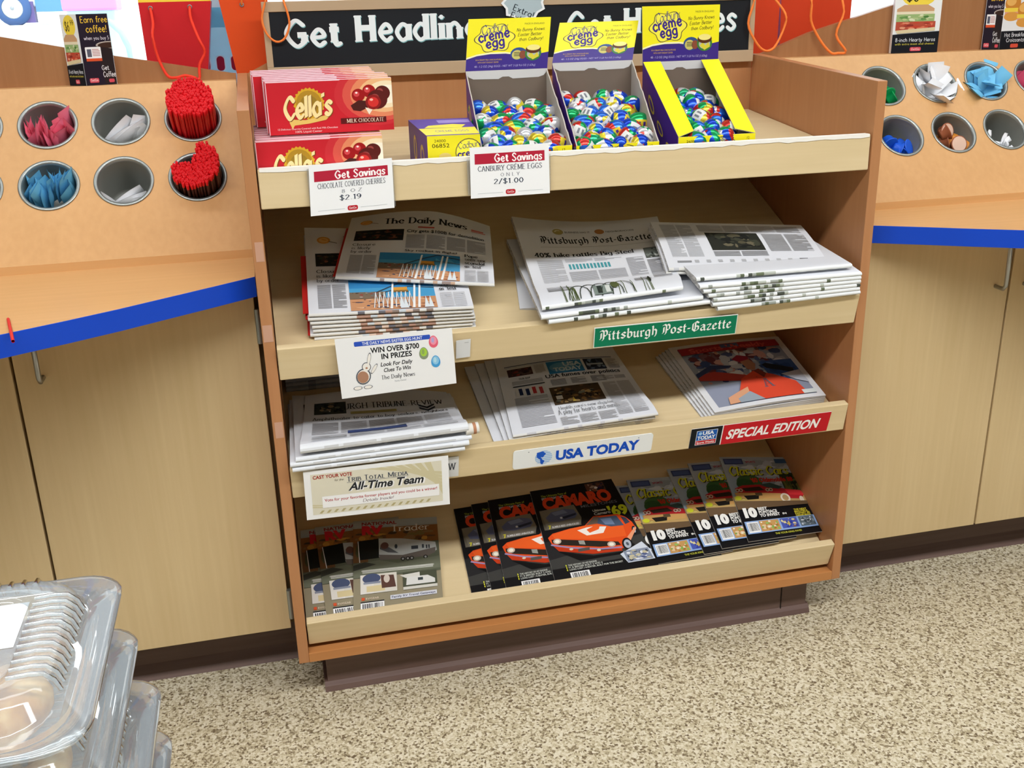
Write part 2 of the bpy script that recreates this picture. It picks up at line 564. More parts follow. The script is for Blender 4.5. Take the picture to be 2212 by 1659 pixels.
def stroke_mesh(body, pen=(0.1, 0.1, 0), serif=0.0, flare=0.0, table=None, track=0.08, small_caps=False):
    """broad-pen lettering, cap height 1; pen = (wide, thin, angle in degrees)"""
    key = (body, pen, serif, flare, table is BL, track, small_caps)
    if key in _STX:
        return _STX[key]
    T = table or GL
    a, b, ang = pen[0] / 2, pen[1] / 2, math.radians(pen[2])
    ca, sa = math.cos(ang), math.sin(ang)
    vs, fs = [], []

    def fwd(p):
        x, y = p[0] * ca + p[1] * sa, -p[0] * sa + p[1] * ca
        return (x, y * a / b)

    def inv(p):
        x, y = p[0], p[1] * b / a
        return (x * ca - y * sa, x * sa + y * ca)

    x0 = 0.0
    for ch in body:
        k = 1.0
        if small_caps and ch.islower():
            ch, k = ch.upper(), 0.76
        wd, st = T.get(ch, (40, ''))
        for s in filter(None, st.split('|')):
            sm = s.startswith('~')
            n = [float(t) / 100 * k for t in s.lstrip('~').split()]
            p = [(n[i], n[i + 1]) for i in range(0, len(n), 2)]
            if sm:
                p = _smooth(p)
            q = [fwd((x + x0, y)) for x, y in p]
            for i in range(len(q) - 1):
                dx, dy = q[i + 1][0] - q[i][0], q[i + 1][1] - q[i][1]
                L = math.hypot(dx, dy) or 1e-6
                nx, ny = -dy / L * a, dx / L * a
                r0 = r1 = 1.0
                if flare and not sm:
                    r0 = 1 + flare * (abs(0.5 - i / max(1, len(q) - 1)) * 2) ** 2
                    r1 = 1 + flare * (abs(0.5 - (i + 1) / max(1, len(q) - 1)) * 2) ** 2
                o = len(vs)
                vs += [inv((q[i][0] + nx * r0, q[i][1] + ny * r0)), inv((q[i][0] - nx * r0, q[i][1] - ny * r0)),
                       inv((q[i + 1][0] - nx * r1, q[i + 1][1] - ny * r1)), inv((q[i + 1][0] + nx * r1, q[i + 1][1] + ny * r1))]
                fs.append((o, o + 1, o + 2, o + 3))
            for (cx, cy) in (q if sm or len(q) > 2 or math.hypot(q[1][0] - q[0][0], q[1][1] - q[0][1]) < a * 1.2 else []):
                o = len(vs)
                vs += [inv((cx + a * math.cos(t * math.pi / 4), cy + a * math.sin(t * math.pi / 4))) for t in range(8)]
                fs.append(tuple(range(o, o + 8)))
            if (serif or flare) and not sm and len(p) == 2:
                d = (p[1][0] - p[0][0], p[1][1] - p[0][1])
                if abs(d[1]) > abs(d[0]) * 0.8 and abs(d[1]) > 0.2:
                    for (x, y) in p:
                        h = serif or flare * 0.14
                        t = (b * 2.0) if serif else a * 0.7
                        yy = y - t if y > 0.3 else y
                        o = len(vs)
                        if serif:
                            vs += [(x + x0 - a - h, yy), (x + x0 + a + h, yy), (x + x0 + a + h, yy + t), (x + x0 - a - h, yy + t)]
                        else:
                            vs += [(x + x0 - a - h, yy - t * .2), (x + x0 + a + h, yy + t * .1), (x + x0 + a + h * .9, yy + t), (x + x0 - a - h, yy + t * .8)]
                        fs.append((o, o + 1, o + 2, o + 3))
        x0 += wd / 100 * k + track
    W = max((v[0] for v in vs), default=1)
    if fs:  # union of the overlapping strokes
        r = delaunay_2d_cdt([Vector(v) for v in vs], [], [list(f) for f in fs], 1, 1e-5)
        vs, fs = [tuple(v) for v in r[0]], [tuple(f) for f, og in zip(r[2], r[5]) if len(og)]
    _STX[key] = (vs, fs, W)
    return _STX[key]


STYLES = {
    'serif': dict(pen=(0.13, 0.05, 0), serif=0.07), 'serifb': dict(pen=(0.19, 0.06, 0), serif=0.08), 'thin': dict(pen=(0.10, 0.04, 0), serif=0.06),
    'chalk': dict(pen=(0.17, 0.15, 0), flare=0.45, track=0.12), 'script': dict(pen=(0.11, 0.06, 40), track=0.0), 'fat': dict(pen=(0.2, 0.18, 0), track=0.12),
    'brush': dict(pen=(0.24, 0.15, 30), track=0.06), 'hand': dict(pen=(0.13, 0.11, 0), track=0.1), 'black': dict(pen=(0.17, 0.045, 42), table=BL, track=0.07),
    'sc': dict(pen=(0.12, 0.05, 0), serif=0.06, small_caps=True),
}


# ------------------------------------------------------------------ flat print
class Art:
    """coloured shapes on a sheet: x to the right, y DOWN from the top edge, in millimetres"""

    def __init__(s, w, h, gloss=False):
        s.w, s.h, s.gl, s.it, s.k = w, h, gloss, [], 0

    def col(s, c):
        return ink(c, s.gl) if isinstance(c, str) else c

    def mesh(s, vs, fs, c, up=1):
        s.k += up
        s.it.append((vs, fs, s.col(c), s.k))

    def poly(s, pts, c):
        pts = [tuple(map(float, p)) for p in pts]
        tri = tessellate_polygon([[Vector((x, y, 0)) for x, y in pts]])
        s.mesh(pts, [tuple(t) for t in tri], c)

    def rect(s, x, y, w, h, c, r=0, sk=0):
        if r:
            p = []
            for cx, cy, a0 in ((x + w - r, y + r, -90), (x + w - r, y + h - r, 0), (x + r, y + h - r, 90), (x + r, y + r, 180)):
                for k in range(5):
                    a = math.radians(a0 + 22.5 * k)
                    p.append((cx + r * math.cos(a), cy + r * math.sin(a)))
            return s.mesh(p, [tuple(range(len(p)))], c)
        s.mesh([(x + sk, y), (x + w + sk, y), (x + w, y + h), (x, y + h)], [(0, 1, 2, 3)], c)

    def ell(s, cx, cy, rx, ry, c, n=20, rot=0):
        ca, sa = math.cos(math.radians(rot)), math.sin(math.radians(rot))
        p = []
        for k in range(n):
            t = 2 * math.pi * k / n
            x, y = rx * math.cos(t), ry * math.sin(t)
            p.append((cx + x * ca - y * sa, cy + x * sa + y * ca))
        s.mesh(p, [tuple(range(n))], c)

    def line(s, pts, wd, c):
        for (x0, y0), (x1, y1) in zip(pts, pts[1:]):
            s.k += 1
            L = math.hypot(x1 - x0, y1 - y0) or 1e-6
            nx, ny = -(y1 - y0) / L * wd / 2, (x1 - x0) / L * wd / 2
            s.it.append(([(x0 + nx, y0 + ny), (x1 + nx, y1 + ny), (x1 - nx, y1 - ny), (x0 - nx, y0 - ny)], [(0, 1, 2, 3)], s.col(c), s.k))

    def text(s, t, x, y, h, c, w=None, style=None, bold=0.0, sk=0.0, rot=0.0, al='l'):
        """baseline at y, cap height h, fitted to width w when given"""
        if style:
            vs, fs, W = stroke_mesh(t, **STYLES[style])
        else:
            vs, fs, W = font_mesh(t, bold)
        kx = (w / W) if w else h
        if al == 'c':
            x -= W * kx / 2
        elif al == 'r':
            x -= W * kx
        ca, sa = math.cos(math.radians(rot)), math.sin(math.radians(rot))
        out = []
        for vx, vy in vs:
            px, py = vx * kx + sk * vy * h, vy * h
            out.append((x + px * ca - py * sa, y - px * sa - py * ca))
        s.mesh(out, fs, c)

    def cols(s, x, y, w, h, n=1, gap=3, lead=2.6, c='8e8e90', seed=1):
        """columns of small body type"""
        r = random.Random(seed)
        s.k += 1
        cw = (w - gap * (n - 1)) / n
        for i in range(n):
            yy = y
            while yy + 1.1 < y + h:
                ww = cw * (1 if r.random() < 0.85 else r.uniform(0.4, 0.9))
                xx = x + i * (cw + gap)
                s.it.append(([(xx, yy), (xx + ww, yy), (xx + ww, yy + lead * .5), (xx, yy + lead * .5)], [(0, 1, 2, 3)], s.col(c), s.k))
                yy += lead

    def photo(s, x, y, w, h, base, blobs, n=40, seed=1, size=0.22):
        """a printed picture: patches of colour kept inside the frame"""
        r = random.Random(seed)
        s.rect(x, y, w, h, base)
        for i in range(n):
            c = blobs[int(r.random() * len(blobs))]
            rx, ry = w * size * r.uniform(.2, 1) / 2, h * size * r.uniform(.3, 1.3) / 2
            cx, cy = r.uniform(x + rx, x + w - rx), r.uniform(y + ry, y + h - ry) if h > 2 * ry else y + h / 2
            m = 7
            p = [(cx + rx * r.uniform(.6, 1) * math.cos(2 * math.pi * k / m), min(y + h, max(y, cy + ry * r.uniform(.6, 1) * math.sin(2 * math.pi * k / m)))) for k in range(m)]
            s.mesh(p, [tuple(range(m))], c)

    def barcode(s, x, y, w, h, seed=1):
        s.rect(x, y, w, h, 'f4f4f4')
        r = random.Random(seed)
        s.k += 1
        xx = x + w * .08
        while xx < x + w * .92:
            ww = w * r.choice((.015, .03, .045))
            s.it.append(([(xx, y + h * .1), (xx + ww, y + h * .1), (xx + ww, y + h * .85), (xx, y + h * .85)], [(0, 1, 2, 3)], s.col('202020'), s.k))
            xx += ww + w * r.choice((.02, .04))


def quad_map(tl, tr, br, bl, bump=None):
    tl, tr, br, bl = (Vector(p) for p in (tl, tr, br, bl))
    n0 = ((tl - bl).cross(br - bl)).normalized() * -1
    if n0.z < 0 and abs(n0.z) > 0.05:
        n0 = -n0

    def f(u, v):
        p = (tl * (1 - u) + tr * u) * (1 - v) + (bl * (1 - u) + br * u) * v
        return p + n0 * bump(u, v) if bump else p
    return f


def put_art(mb, art, f, lift=0.0002, cuts=(0, 0), clip=True):
    """lays the print on the surface f(u, v), u right 0..1, v down 0..1"""
    bm = bmesh.new()
    mats = []
    for vs, fs, m, k in art.it:
        if m not in mats:
            mats.append(m)
        mi = mats.index(m)
        bv = [bm.verts.new((x / art.w, y / art.h, k)) for x, y in vs]
        for fc in fs:
            try:
                q = bm.faces.new([bv[i] for i in fc])
                q.material_index = mi
            except ValueError:
                pass
    lines = []
    if clip:
        for co, no in (((0, 0, 0), (-1, 0, 0)), ((1, 0, 0), (1, 0, 0)), ((0, 0, 0), (0, -1, 0)), ((0, 1, 0), (0, 1, 0))):
            bmesh.ops.bisect_plane(bm, geom=bm.verts[:] + bm.edges[:] + bm.faces[:], plane_co=co, plane_no=no, clear_outer=True)
    for i in range(1, cuts[0]):
        lines.append(((i / cuts[0], 0, 0), (1, 0, 0)))
    for i in range(1, cuts[1]):
        lines.append(((0, i / cuts[1], 0), (0, 1, 0)))
    for co, no in lines:
        bmesh.ops.bisect_plane(bm, geom=bm.verts[:] + bm.edges[:] + bm.faces[:], plane_co=co, plane_no=no)
    bm.verts.index_update()
    P = []
    e = 1e-3
    for v in bm.verts:
        u, vv, k = v.co
        u, vv = min(1, max(0, u)), min(1, max(0, vv))
        p = f(u, vv)
        du = f(min(1, u + e), vv) - f(max(0, u - e), vv)
        dv = f(u, min(1, vv + e)) - f(u, max(0, vv - e))
        n = dv.cross(du).normalized()
        P.append(tuple(p + n * (lift * (1 + k * 0.08))))
    o = len(mb.v)
    mb.v += P
    idx = [mb.mi(m) for m in mats]
    for q in bm.faces:
        ids = tuple(v.index + o for v in q.verts)
        a, b, c = (Vector(mb.v[i]) for i in ids[:3])
        mb.f.append(ids)
        mb.fm.append(idx[q.material_index])
        mb.sm.append(False)
    bm.free()


def sheet(mb, f, nu, nv, th, top, edge, smooth=True, under=None):
    """a thin slab following f(u, v), thickness th below it"""
    vs, bs = [], []
    e = 1e-3
    for j in range(nv + 1):
        for i in range(nu + 1):
            u, v = i / nu, j / nv
            p = f(u, v)
            du = f(min(1, u + e), v) - f(max(0, u - e), v)
            dv = f(u, min(1, v + e)) - f(u, max(0, v - e))
            n = dv.cross(du).normalized()
            vs.append(p)
            bs.append(p - n * th)
    W = nu + 1
    q = [(j * W + i, (j + 1) * W + i, (j + 1) * W + i + 1, j * W + i + 1) for j in range(nv) for i in range(nu)]
    mb.add(vs, q, top, smooth)
    mb.add(bs, [t[::-1] for t in q], under or top, smooth)
    o = len(vs)
    ring = [i for i in range(nu)] + [j * W + nu for j in range(nv)] + [nv * W + i for i in range(nu, 0, -1)] + [j * W for j in range(nv, 0, -1)]
    mb.add(vs + bs, [(ring[i], ring[(i + 1) % len(ring)], ring[(i + 1) % len(ring)] + o, ring[i] + o) for i in range(len(ring))], edge)


def fold(mb, f, nu, th, colfn):
    """rounded spine along the front edge (v = 1) of a folded paper"""
    e = 1e-3
    rings = []
    for i in range(nu + 1):
        u = i / nu
        p = f(u, 1)
        du = f(min(1, u + e), 1) - f(max(0, u - e), 1)
        dv = f(u, 1) - f(u, 1 - e)
        n = dv.cross(du).normalized()
        out = dv.normalized()
        c = p - n * (th / 2)
        rings.append([c + n * (th / 2 * math.cos(a)) + out * (th * 0.62 * math.sin(a)) for a in [math.pi * k / 6 for k in range(7)]])
    for i in range(nu):
        for k in range(6):
            mb.add([rings[i][k], rings[i][k + 1], rings[i + 1][k + 1], rings[i + 1][k]], [(0, 1, 2, 3)], colfn(i / nu, k), True)


# ================================================================== the setting
def structure(name, mb, **k):
    return mb.build(name, kind='structure', **k)


b = MB(); b.box((-3.2, -5.2, -0.06), (4.4, 0.86, 0.0), CARPET); structure('floor', b, origin=(0, 0, 0))
b = MB(); b.box((-3.2, -5.2, 3.0), (4.4, 0.98, 3.06), WALLP); structure('ceiling', b)
b = MB(); b.box((-3.26, -5.2, 0), (-3.2, 0.98, 3.0), WALLP); structure('wall_left', b)
b = MB(); b.box((4.4, -5.2, 0), (4.46, 0.98, 3.0), WALLP); structure('wall_right', b)
b = MB(); b.box((-3.2, -5.26, 0), (4.4, -5.2, 3.0), WALLP); structure('wall_front', b)
b = MB(); b.box((-3.2, 0.86, 0), (4.4, 0.98, 0.93), WALLP)
b.box((-3.2, 0.86, 2.62), (4.4, 0.98, 3.0), WALLP); structure('wall_back', b)
ALU = mat('white_window_aluminium', 'd9dde0', 0.4, 0.2)
for k, (x0, x1) in enumerate(((-3.2, -1.2), (-1.2, 2.6), (2.6, 4.4))):
    b = MB()
    for a, c in (((x0, .90, .93), (x1, .95, .99)), ((x0, .90, 2.56), (x1, .95, 2.62)), ((x0, .90, .99), (x0 + .05, .95, 2.56)), ((x1 - .05, .90, .99), (x1, .95, 2.56))):
        b.box(a, c, ALU)
    wn = structure('window_%d' % (k + 1), b)
    g = MB(); g.box((x0 + .05, .922, .99), (x1 - .05, .928, 2.56), WINGLASS); g.build('glass_pane', wn)
b = MB(); b.box((-3.2, 0.525, 0.90), (4.4, 0.86, 0.93), mat('pale_window_ledge', 'dfe3e4', .4)); structure('trim_1', b)
# ceiling fixtures around the two tube lights
LAMP = mat('lit_diffuser', 'ffffff', .5)
_b = LAMP.node_tree.nodes['Principled BSDF']
_b.inputs['Emission Color'].default_value = (1, .99, .95, 1)
_b.inputs['Emission Strength'].default_value = 3.0
for y, hw in ((-1.75, .16), (-4.15, .16), (0.1, .11)):
    lt = thing('ceiling_light', (0.6, y, 2.94), 'long recessed fluorescent ceiling light %s' % {-1.75: 'above the aisle in front of the rack', -4.15: 'deep in the store behind the aisle', 0.1: 'nearest the window wall'}[y], 'ceiling light', 'ceiling lights')
    b = MB(); b.box((-2.25, y - hw - .04, 2.93), (3.45, y + hw + .04, 3.0), ALU); b.build('housing', lt)
    b = MB(); b.box((-2.2, y - hw, 2.915), (3.4, y + hw, 2.93), LAMP); b.build('diffuser', lt)

# ---- outside the window
PAVE = mat('sunlit_concrete', 'd9dcda', .9)
b = MB()
b.add([(-30, 1.2, -.1), (30, 1.2, -.1), (30, 19, 1.18), (-30, 19, 1.18), (-30, 60, 1.18), (30, 60, 1.18)], [(0, 1, 2, 3), (3, 2, 5, 4)], PAVE)
structure('ground_outside', b)

car = thing('pickup_truck', (-3.4, 22.3, 1.18), 'white truck parked outside on the sunny lot, seen through the left window', 'truck')
b = MB()
WHITEP = mat('white_car_paint', 'eef2f4', .3)
CARBLUE = mat('blue_tinted_glass', '5f8fc8', .2)
b.box((-5.6, 21.9, 1.52), (-1.2, 23.4, 2.0), WHITEP); b.box((-5.6, 22.0, 2.0), (-3.6, 23.4, 2.75), WHITEP); b.build('truck_body', car, bevel=.04)
b = MB(); b.box((-4.08, 21.86, 1.42), (-3.0, 21.92, 1.70), CARBLUE); b.build('side_panel', car)
b = MB(); b.box((-4.32, 21.84, 1.22), (-4.12, 22.1, 1.62), mat('purple_grey_bumper', '6a5a8c', .5)); b.build('bumper', car)
TYRE = mat('dusty_blue_grey_tyre', '46608c', .8)
for x in (-4.5, -1.45):
    wm = MB()
    Mx = Matrix.Translation((x, 21.85, 1.50)) @ Matrix.Rotation(math.radians(90), 4, 'X')
    wm.lathe([(.20, -.1), (.32, -.09), (.34, 0), (.32, .09), (.20, .1)], 28, TYRE, Mx)
    wh = wm.build('wheel', car)
    wm = MB(); wm.lathe([(0, .10), (.09, .11), (.20, .09), (.205, 0), (0, -.02)], 28, WHITEP, Mx); wm.lathe([(0, .125), (.035, .12), (.04, .1)], 14, CHROME, Mx); wm.build('hub', wh)

pump = thing('fuel_pump', (-1.42, 9.5, 0.49), 'pale fuel pump outside the window with a looping white hose', 'fuel pump')
PALE = mat('pale_aqua_paint', 'bfe6ee', .5)
b = MB(); b.box((-1.66, 9.5, .49), (-1.22, 9.9, 1.36), PALE); b.box((-1.69, 9.46, 1.345), (-1.19, 9.94, 1.47), mat('pink_canopy_stripe', 'e58fb6', .5)); b.build('pump_body', pump, bevel=.02)
b = MB(); b.tube([(-1.42, 9.42, 1.22), (-1.36, 9.36, 1.27), (-1.26, 9.34, 1.24), (-1.17, 9.34, 1.14), (-1.12, 9.34, 1.0), (-1.12, 9.36, .85), (-1.2, 9.4, .7)], .03, 8, mat('pale_blue_hose', 'a6d6e8', .5)); b.build('hose', pump)

# ================================================================== the rack
rack = thing('magazine_rack', (0.575, 0.25, 0), 'cherry wood display rack with four shelves holding sweets, newspapers and magazines', 'display rack')
W, T = 1.15, 0.0196
DB = 0.513
for x0 in (0, W - T):
    b = MB(); b.prism_x([(0, .0988), (DB, .0988), (DB, 1.1635), (0, 1.133)], x0, x0 + T, CHERRY_V); b.build('side_panel', rack, bevel=.0012)
b = MB(); b.prism_y([(T, .118), (W - T, .118), (W - T, 1.160), (1.12, 1.165), (.06, 1.1805), (T, 1.1615)], DB, DB + .014, CHERRY_V); b.build('back_panel', rack)
b = MB(); b.box((T, -.0005, .0988), (W - T, DB, .1185), CHERRY_H); b.build('bottom_board', rack, bevel=.001)
b = MB()
b.box((.0508, .044, .018), (1.0985, .49, .0988), TOE)
b.prism_x([(.034, 0), (.49, 0), (.49, .018), (.044, .018), (.038, .010)], .0445, 1.105, TOE)
b.box((1.0375, .0425, .001), (1.0392, .0445, .0988), DARK)
b.build('toe_kick', rack, label='dark brown vinyl base under the rack')

# shelves: (front y, front top z, slope, y back, lip bottom (y,z), lip top (y,z), lip thickness)
SH = {1: (.018, .995, .0944, DB, (.0025, .9735), (.0035, 1.0385), .015), 2: (.018, .699, .39, .50, (.0018, .6760), (-.0108, .7368), .0165),
      3: (.018, .470, .30, .505, (.0045, .4475), (-.0065, .5083), .0165), 4: (.030, .152, .46, .505, (.0146, .1288), (-.0050, .1878), .0165)}
XL, XR = T + .0022, W - T - .0022
for k, (y0, z0, m, yb, lb, lt, th) in SH.items():
    zb = z0 + m * (yb - y0)
    n = Vector((0, -m, 1)).normalized()
    b = MB()
    b.prism_x([(y0, z0), (y0 + n.y * -.018, z0 - n.z * .018), (yb, zb - .019), (yb, zb)], XL, XR, MAPLE_H)
    sh = b.build('shelf', rack)
    d = (Vector((0, lt[0], lt[1])) - Vector((0, lb[0], lb[1]))).normalized()
    inn = Vector((0, d.z, -d.y))
    b = MB()
    q = [(lb[0], lb[1]), (lt[0], lt[1]), (lt[0] + inn.y * th, lt[1] + inn.z * th), (lb[0] + inn.y * th, lb[1] + inn.z * th)]
    b.prism_x(q, XL, XR, MAPLE_H)
    lp = b.build('shelf_lip', sh, bevel=.0018)
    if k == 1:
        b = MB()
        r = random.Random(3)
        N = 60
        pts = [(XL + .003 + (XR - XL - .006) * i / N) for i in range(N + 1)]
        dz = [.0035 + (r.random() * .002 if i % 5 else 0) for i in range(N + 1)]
        CHIPGLARE = mat('chipped_edge_white_glare', 'f3f1ea', .5)  # chipped edge, whitened so the colour carries the glare of the lit lip top
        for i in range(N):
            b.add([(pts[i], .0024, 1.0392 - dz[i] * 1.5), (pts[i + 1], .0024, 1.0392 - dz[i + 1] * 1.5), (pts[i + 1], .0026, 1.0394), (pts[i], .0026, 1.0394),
                   (pts[i + 1], .0192, 1.0391), (pts[i], .0192, 1.0391)], [(0, 1, 2, 3), (3, 2, 4, 5)], CHIPGLARE)
        b.build('edge_band', sh, label='chipped edge with painted-in white glare on the top shelf lip')


def SP(k, x, s, off=0.0):
    """point on shelf k: x across, s up the slope from the front, off above the surface"""
    y0, z0, m = SH[k][:3]
    if k in (1, 2, 3):
        y0 = .02
    else:
        y0 = .025
    z0 = {1: .995, 2: .70, 3: .47, 4: .15}[k]
    L = math.hypot(1, m)
    return Vector((x, y0 + s / L - off * m / L, z0 + s * m / L + off / L))


# tape bits on the left side panel
for x0, z0, z1 in ((.0045, .888, .921), (.002, .748, .778), (.004, .57, .60)):
    b = MB(); b.box((x0, -.0004, z0), (.018, .0002, z1), TAPEP); b.build('clear_tape', rack)

# ---- sign above the rack
sign = thing('headline_sign', (.594, .5, 1.15), 'black sign board in a tan frame reading Get Headlines above the rack', 'sign board')
b = MB()
X0, X1, Z0, Z1 = .0605, 1.124, 1.1475, 1.297
for a, c in (((X0, .494, Z0), (X1, .5125, 1.1725)), ((X0, .494, 1.2775), (X1, .5125, Z1)), ((X0, .494, 1.1725), (.0735, .5125, 1.2775)), ((1.112, .494, 1.1725), (X1, .5125, 1.2775))):
    b.box(a, c, SIGNFRAME)
b.build('sign_frame', sign, bevel=.001)
b = MB(); b.box((.073, .4965, 1.172), (1.1125, .512, 1.278), BLACKBOARD)
A = Art(1039.5, 106)
for x, w1, x2, w2 in ((28, 114, 142, 288), (618, 104, 128, 262)):
    for dx, dy, c in ((1.0, 1.8, '7fb6bd'), (0, 0, 'eef6f8')):
        A.text('Get', x + dx, 66 + dy, 48, c, w=w1, style='chalk')
        A.text('Headlines', x + x2 + dx, 61 + dy, 50, c, w=w2, style='chalk')
put_art(b, A, lambda u, v: Vector((.073 + 1.0395 * u, .4963, 1.278 - .106 * v)))
b.build('lettered_panel', sign)
b = MB()
A = Art(110, 84)
st = []
r = random.Random(5)
for k in range(18):
    a = 2 * math.pi * k / 18
    rr = 1 if k % 2 else .84
    st.append((55 + 54 * rr * math.cos(a), 42 + 41 * rr * math.sin(a)))
A.poly(st, 'f2f6f8')
A.poly([(55 + (x - 55) * .88, 42 + (y - 42) * .86) for x, y in st], 'b4c6cc')
A.text('Extra!', 28, 56, 13, '1c2430', w=52, style='hand', rot=-22)
A.text('Extra!', 22, 72, 13, '1c2430', w=52, style='hand', rot=-22)
f = quad_map((.548, .4915, 1.322), (.648, .4915, 1.322), (.644, .4915, 1.244), (.544, .4915, 1.244))
put_art(b, A, f)
b.add([f(x / 110, y / 84) + Vector((0, .0012, 0)) for x, y in st], [tuple(range(18))], CARD)
tag(b.build('starburst_tag'), 'pale starburst tag reading Extra Extra on the black headline sign', 'tag')

# ================================================================== cabinets and worktops either side
def cabinet(name, xa, xb, splits, hinge_x, handles, label):
    t = thing(name, ((xa + xb) / 2, .3, 0), label, 'cabinet')
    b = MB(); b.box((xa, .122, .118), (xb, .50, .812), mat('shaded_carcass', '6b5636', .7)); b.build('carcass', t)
    b = MB(); b.box((xa, .185, .012), (xb, .48, .118), TOE); b.prism_x([(.168, 0), (.48, 0), (.48, .012), (.185, .03), (.176, .012)], xa, xb, TOE); b.build('toe_kick', t)
    for (x0, x1), hx, hg in zip(splits, handles, hinge_x):
        b = MB(); b.box((x0, .10, .118), (x1, .1205, .812), MAPLE_V); d = b.build('door', t, bevel=.0012)
        if hx is not None:
            s = .012
            b = MB(); z1, z0 = .79, .692
            b.tube([(hx, .1, z1), (hx, .078, z1), (hx, .070, z1 - .008), (hx, .069, z0 + .008), (hx, .076, z0), (hx, .1, z0)], .0045, 10, CHROME); b.build('handle', d, label='satin nickel bar handle')
        if hg is not None:
            for z in (.75, .175):
                b = MB(); b.tube([(hg, .096, z - .032), (hg, .096, z + .032)], .0048, 10, STEEL); b.box((hg - .004, .097, z - .028), (hg + .004, .11, z + .028), STEEL); b.build('hinge', d)
    return t


cabinet('base_cabinet', -1.25, -.002, [(-1.25, -.8395), (-.836, -.4265), (-.4215, -.0095)], [None, None, -.0062], [None, -.459, -.3775], 'maple door base cabinet left of the rack under the blue-edged worktop')
cabinet('base_cabinet', 1.152, 2.40, [(1.1585, 1.5515), (1.5565, 1.965), (1.97, 2.40)], [None, None, None], [1.5195, 1.590, None], 'maple door base cabinet right of the rack under the blue-edged worktop')


def worktop(xs, label):
    t = thing('worktop', ((xs[0][0] + xs[-1][0]) / 2, .3, .815), label, 'worktop')
    b = MB()
    poly = xs + [(xs[-1][0], .505), (xs[0][0], .505)]
    if xs[0][0] > xs[-1][0]:
        poly = poly[::-1]
    b.prism_z(poly, .814, .8495, OAK_H); b.build('top_board', t)
    b = MB()
    for (x0, y0), (x1, y1) in zip(xs, xs[1:]):
        b.add([(x0, y0 - .0012, .8145), (x1, y1 - .0012, .8145), (x1, y1 - .0012, .8492), (x0, y0 - .0012, .8492)], [(0, 1, 2, 3)], BLUE)
        b.add([(x0, y0, .8145), (x1, y1, .8145), (x1, y1 - .0012, .8145), (x0, y0 - .0012, .8145), (x0, y0, .8495), (x1, y1, .8495), (x1, y1 - .0012, .8492), (x0, y0 - .0012, .8492)], [(0, 1, 2, 3), (4, 5, 6, 7)], BLUE)
    b.build('edge_band', t, label='bright blue edge of the worktop')
    return t


LE = [(-.002, .060), (-.07, .012), (-.14, -.036), (-.21, -.084), (-.28, -.127), (-.36, -.172), (-.46, -.22), (-.62, -.28), (-.85, -.33), (-1.25, -.36)]
RE = [(1.152, .104), (1.21, .070), (1.28, .030), (1.36, -.018), (1.44, -.063), (1.54, -.112), (1.68, -.17), (1.9, -.24), (2.4, -.30)]
worktop(LE, 'honey wood worktop with a blue edge left of the rack')
worktop(RE, 'honey wood worktop with a blue edge right of the rack')

# ---- sloped condiment boards with round holes
BT = math.atan2(1.1527 - .865, .465 - .215)
BU = Vector((0, math.cos(BT), math.sin(BT)))
BN = Vector((0, -math.sin(BT), math.cos(BT)))
B0 = Vector((0, .215, .865))
BL_ = math.hypot(1.1527 - .865, .465 - .215)


def BP(x, s, off=0):
    return Vector((x, B0.y, B0.z)) + BU * s + BN * off


ROWS = (.163, .2955)
HR = .0475


def condiment_board(xa, xb, cols_, back_poly, label):
    t = thing('condiment_organizer', ((xa + xb) / 2, .36, .85), label, 'condiment organizer')
    b = MB()
    half = .0655
    v0, v1, v2 = ROWS[0] - half, ROWS[0] + half, ROWS[1] + half

    def strip(x0, x1, s0, s1):
        b.add([BP(x0, s0), BP(x1, s0), BP(x1, s1), BP(x0, s1)], [(0, 1, 2, 3)], OAK)
    strip(xa, xb, 0, v0); strip(xa, xb, v2, BL_)
    for ri, s in enumerate(ROWS):
        cs = sorted(cols_)
        edge = [xa]
        for c in cs:
            edge += [c - half, c + half]
        edge.append(xb)
        for i in range(0, len(edge), 2):
            if edge[i + 1] - edge[i] > 1e-4:
                strip(edge[i], edge[i + 1], (v0, v1)[ri], (v1, v2)[ri])
        for c in cs:
            N = 40
            inner, outer = [], []
            for k in range(N):
                a = 2 * math.pi * k / N
                ca, sa = math.cos(a), math.sin(a)
                inner.append(BP(c + HR * ca, s + HR * sa))
                q = half / max(abs(ca), abs(sa))
                lo, hi = (v0, v1)[ri], (v1, v2)[ri]
                ks = (hi - s) / half if sa > 0 else (s - lo) / half
                outer.append(BP(c + q * ca, s + q * sa * ks))
            b.add(inner + outer, [(k, (k + 1) % N, N + (k + 1) % N, N + k) for k in range(N)], OAK)
    b.add([(xa, .215, .8495), (xb, .215, .8495), (xb, .215, .865), (xa, .215, .865)], [(0, 1, 2, 3)], OAK_H)
    b.build('sloped_panel', t)
    b = MB(); b.box((xa, .465, 1.139), (xb, .505, 1.1527), OAK_H); b.build('ledge', t)
    b = MB(); b.prism_y(back_poly, .505, .522, WALNUT); b.build('backboard', t)
    for x in (xa, xb - .012):
        b = MB(); b.prism_x([(.219, .8495), (.50, .8495), (.50, 1.139), (.467, 1.139)], x, x + .012, OAK); b.build('end_panel', t)
    return t


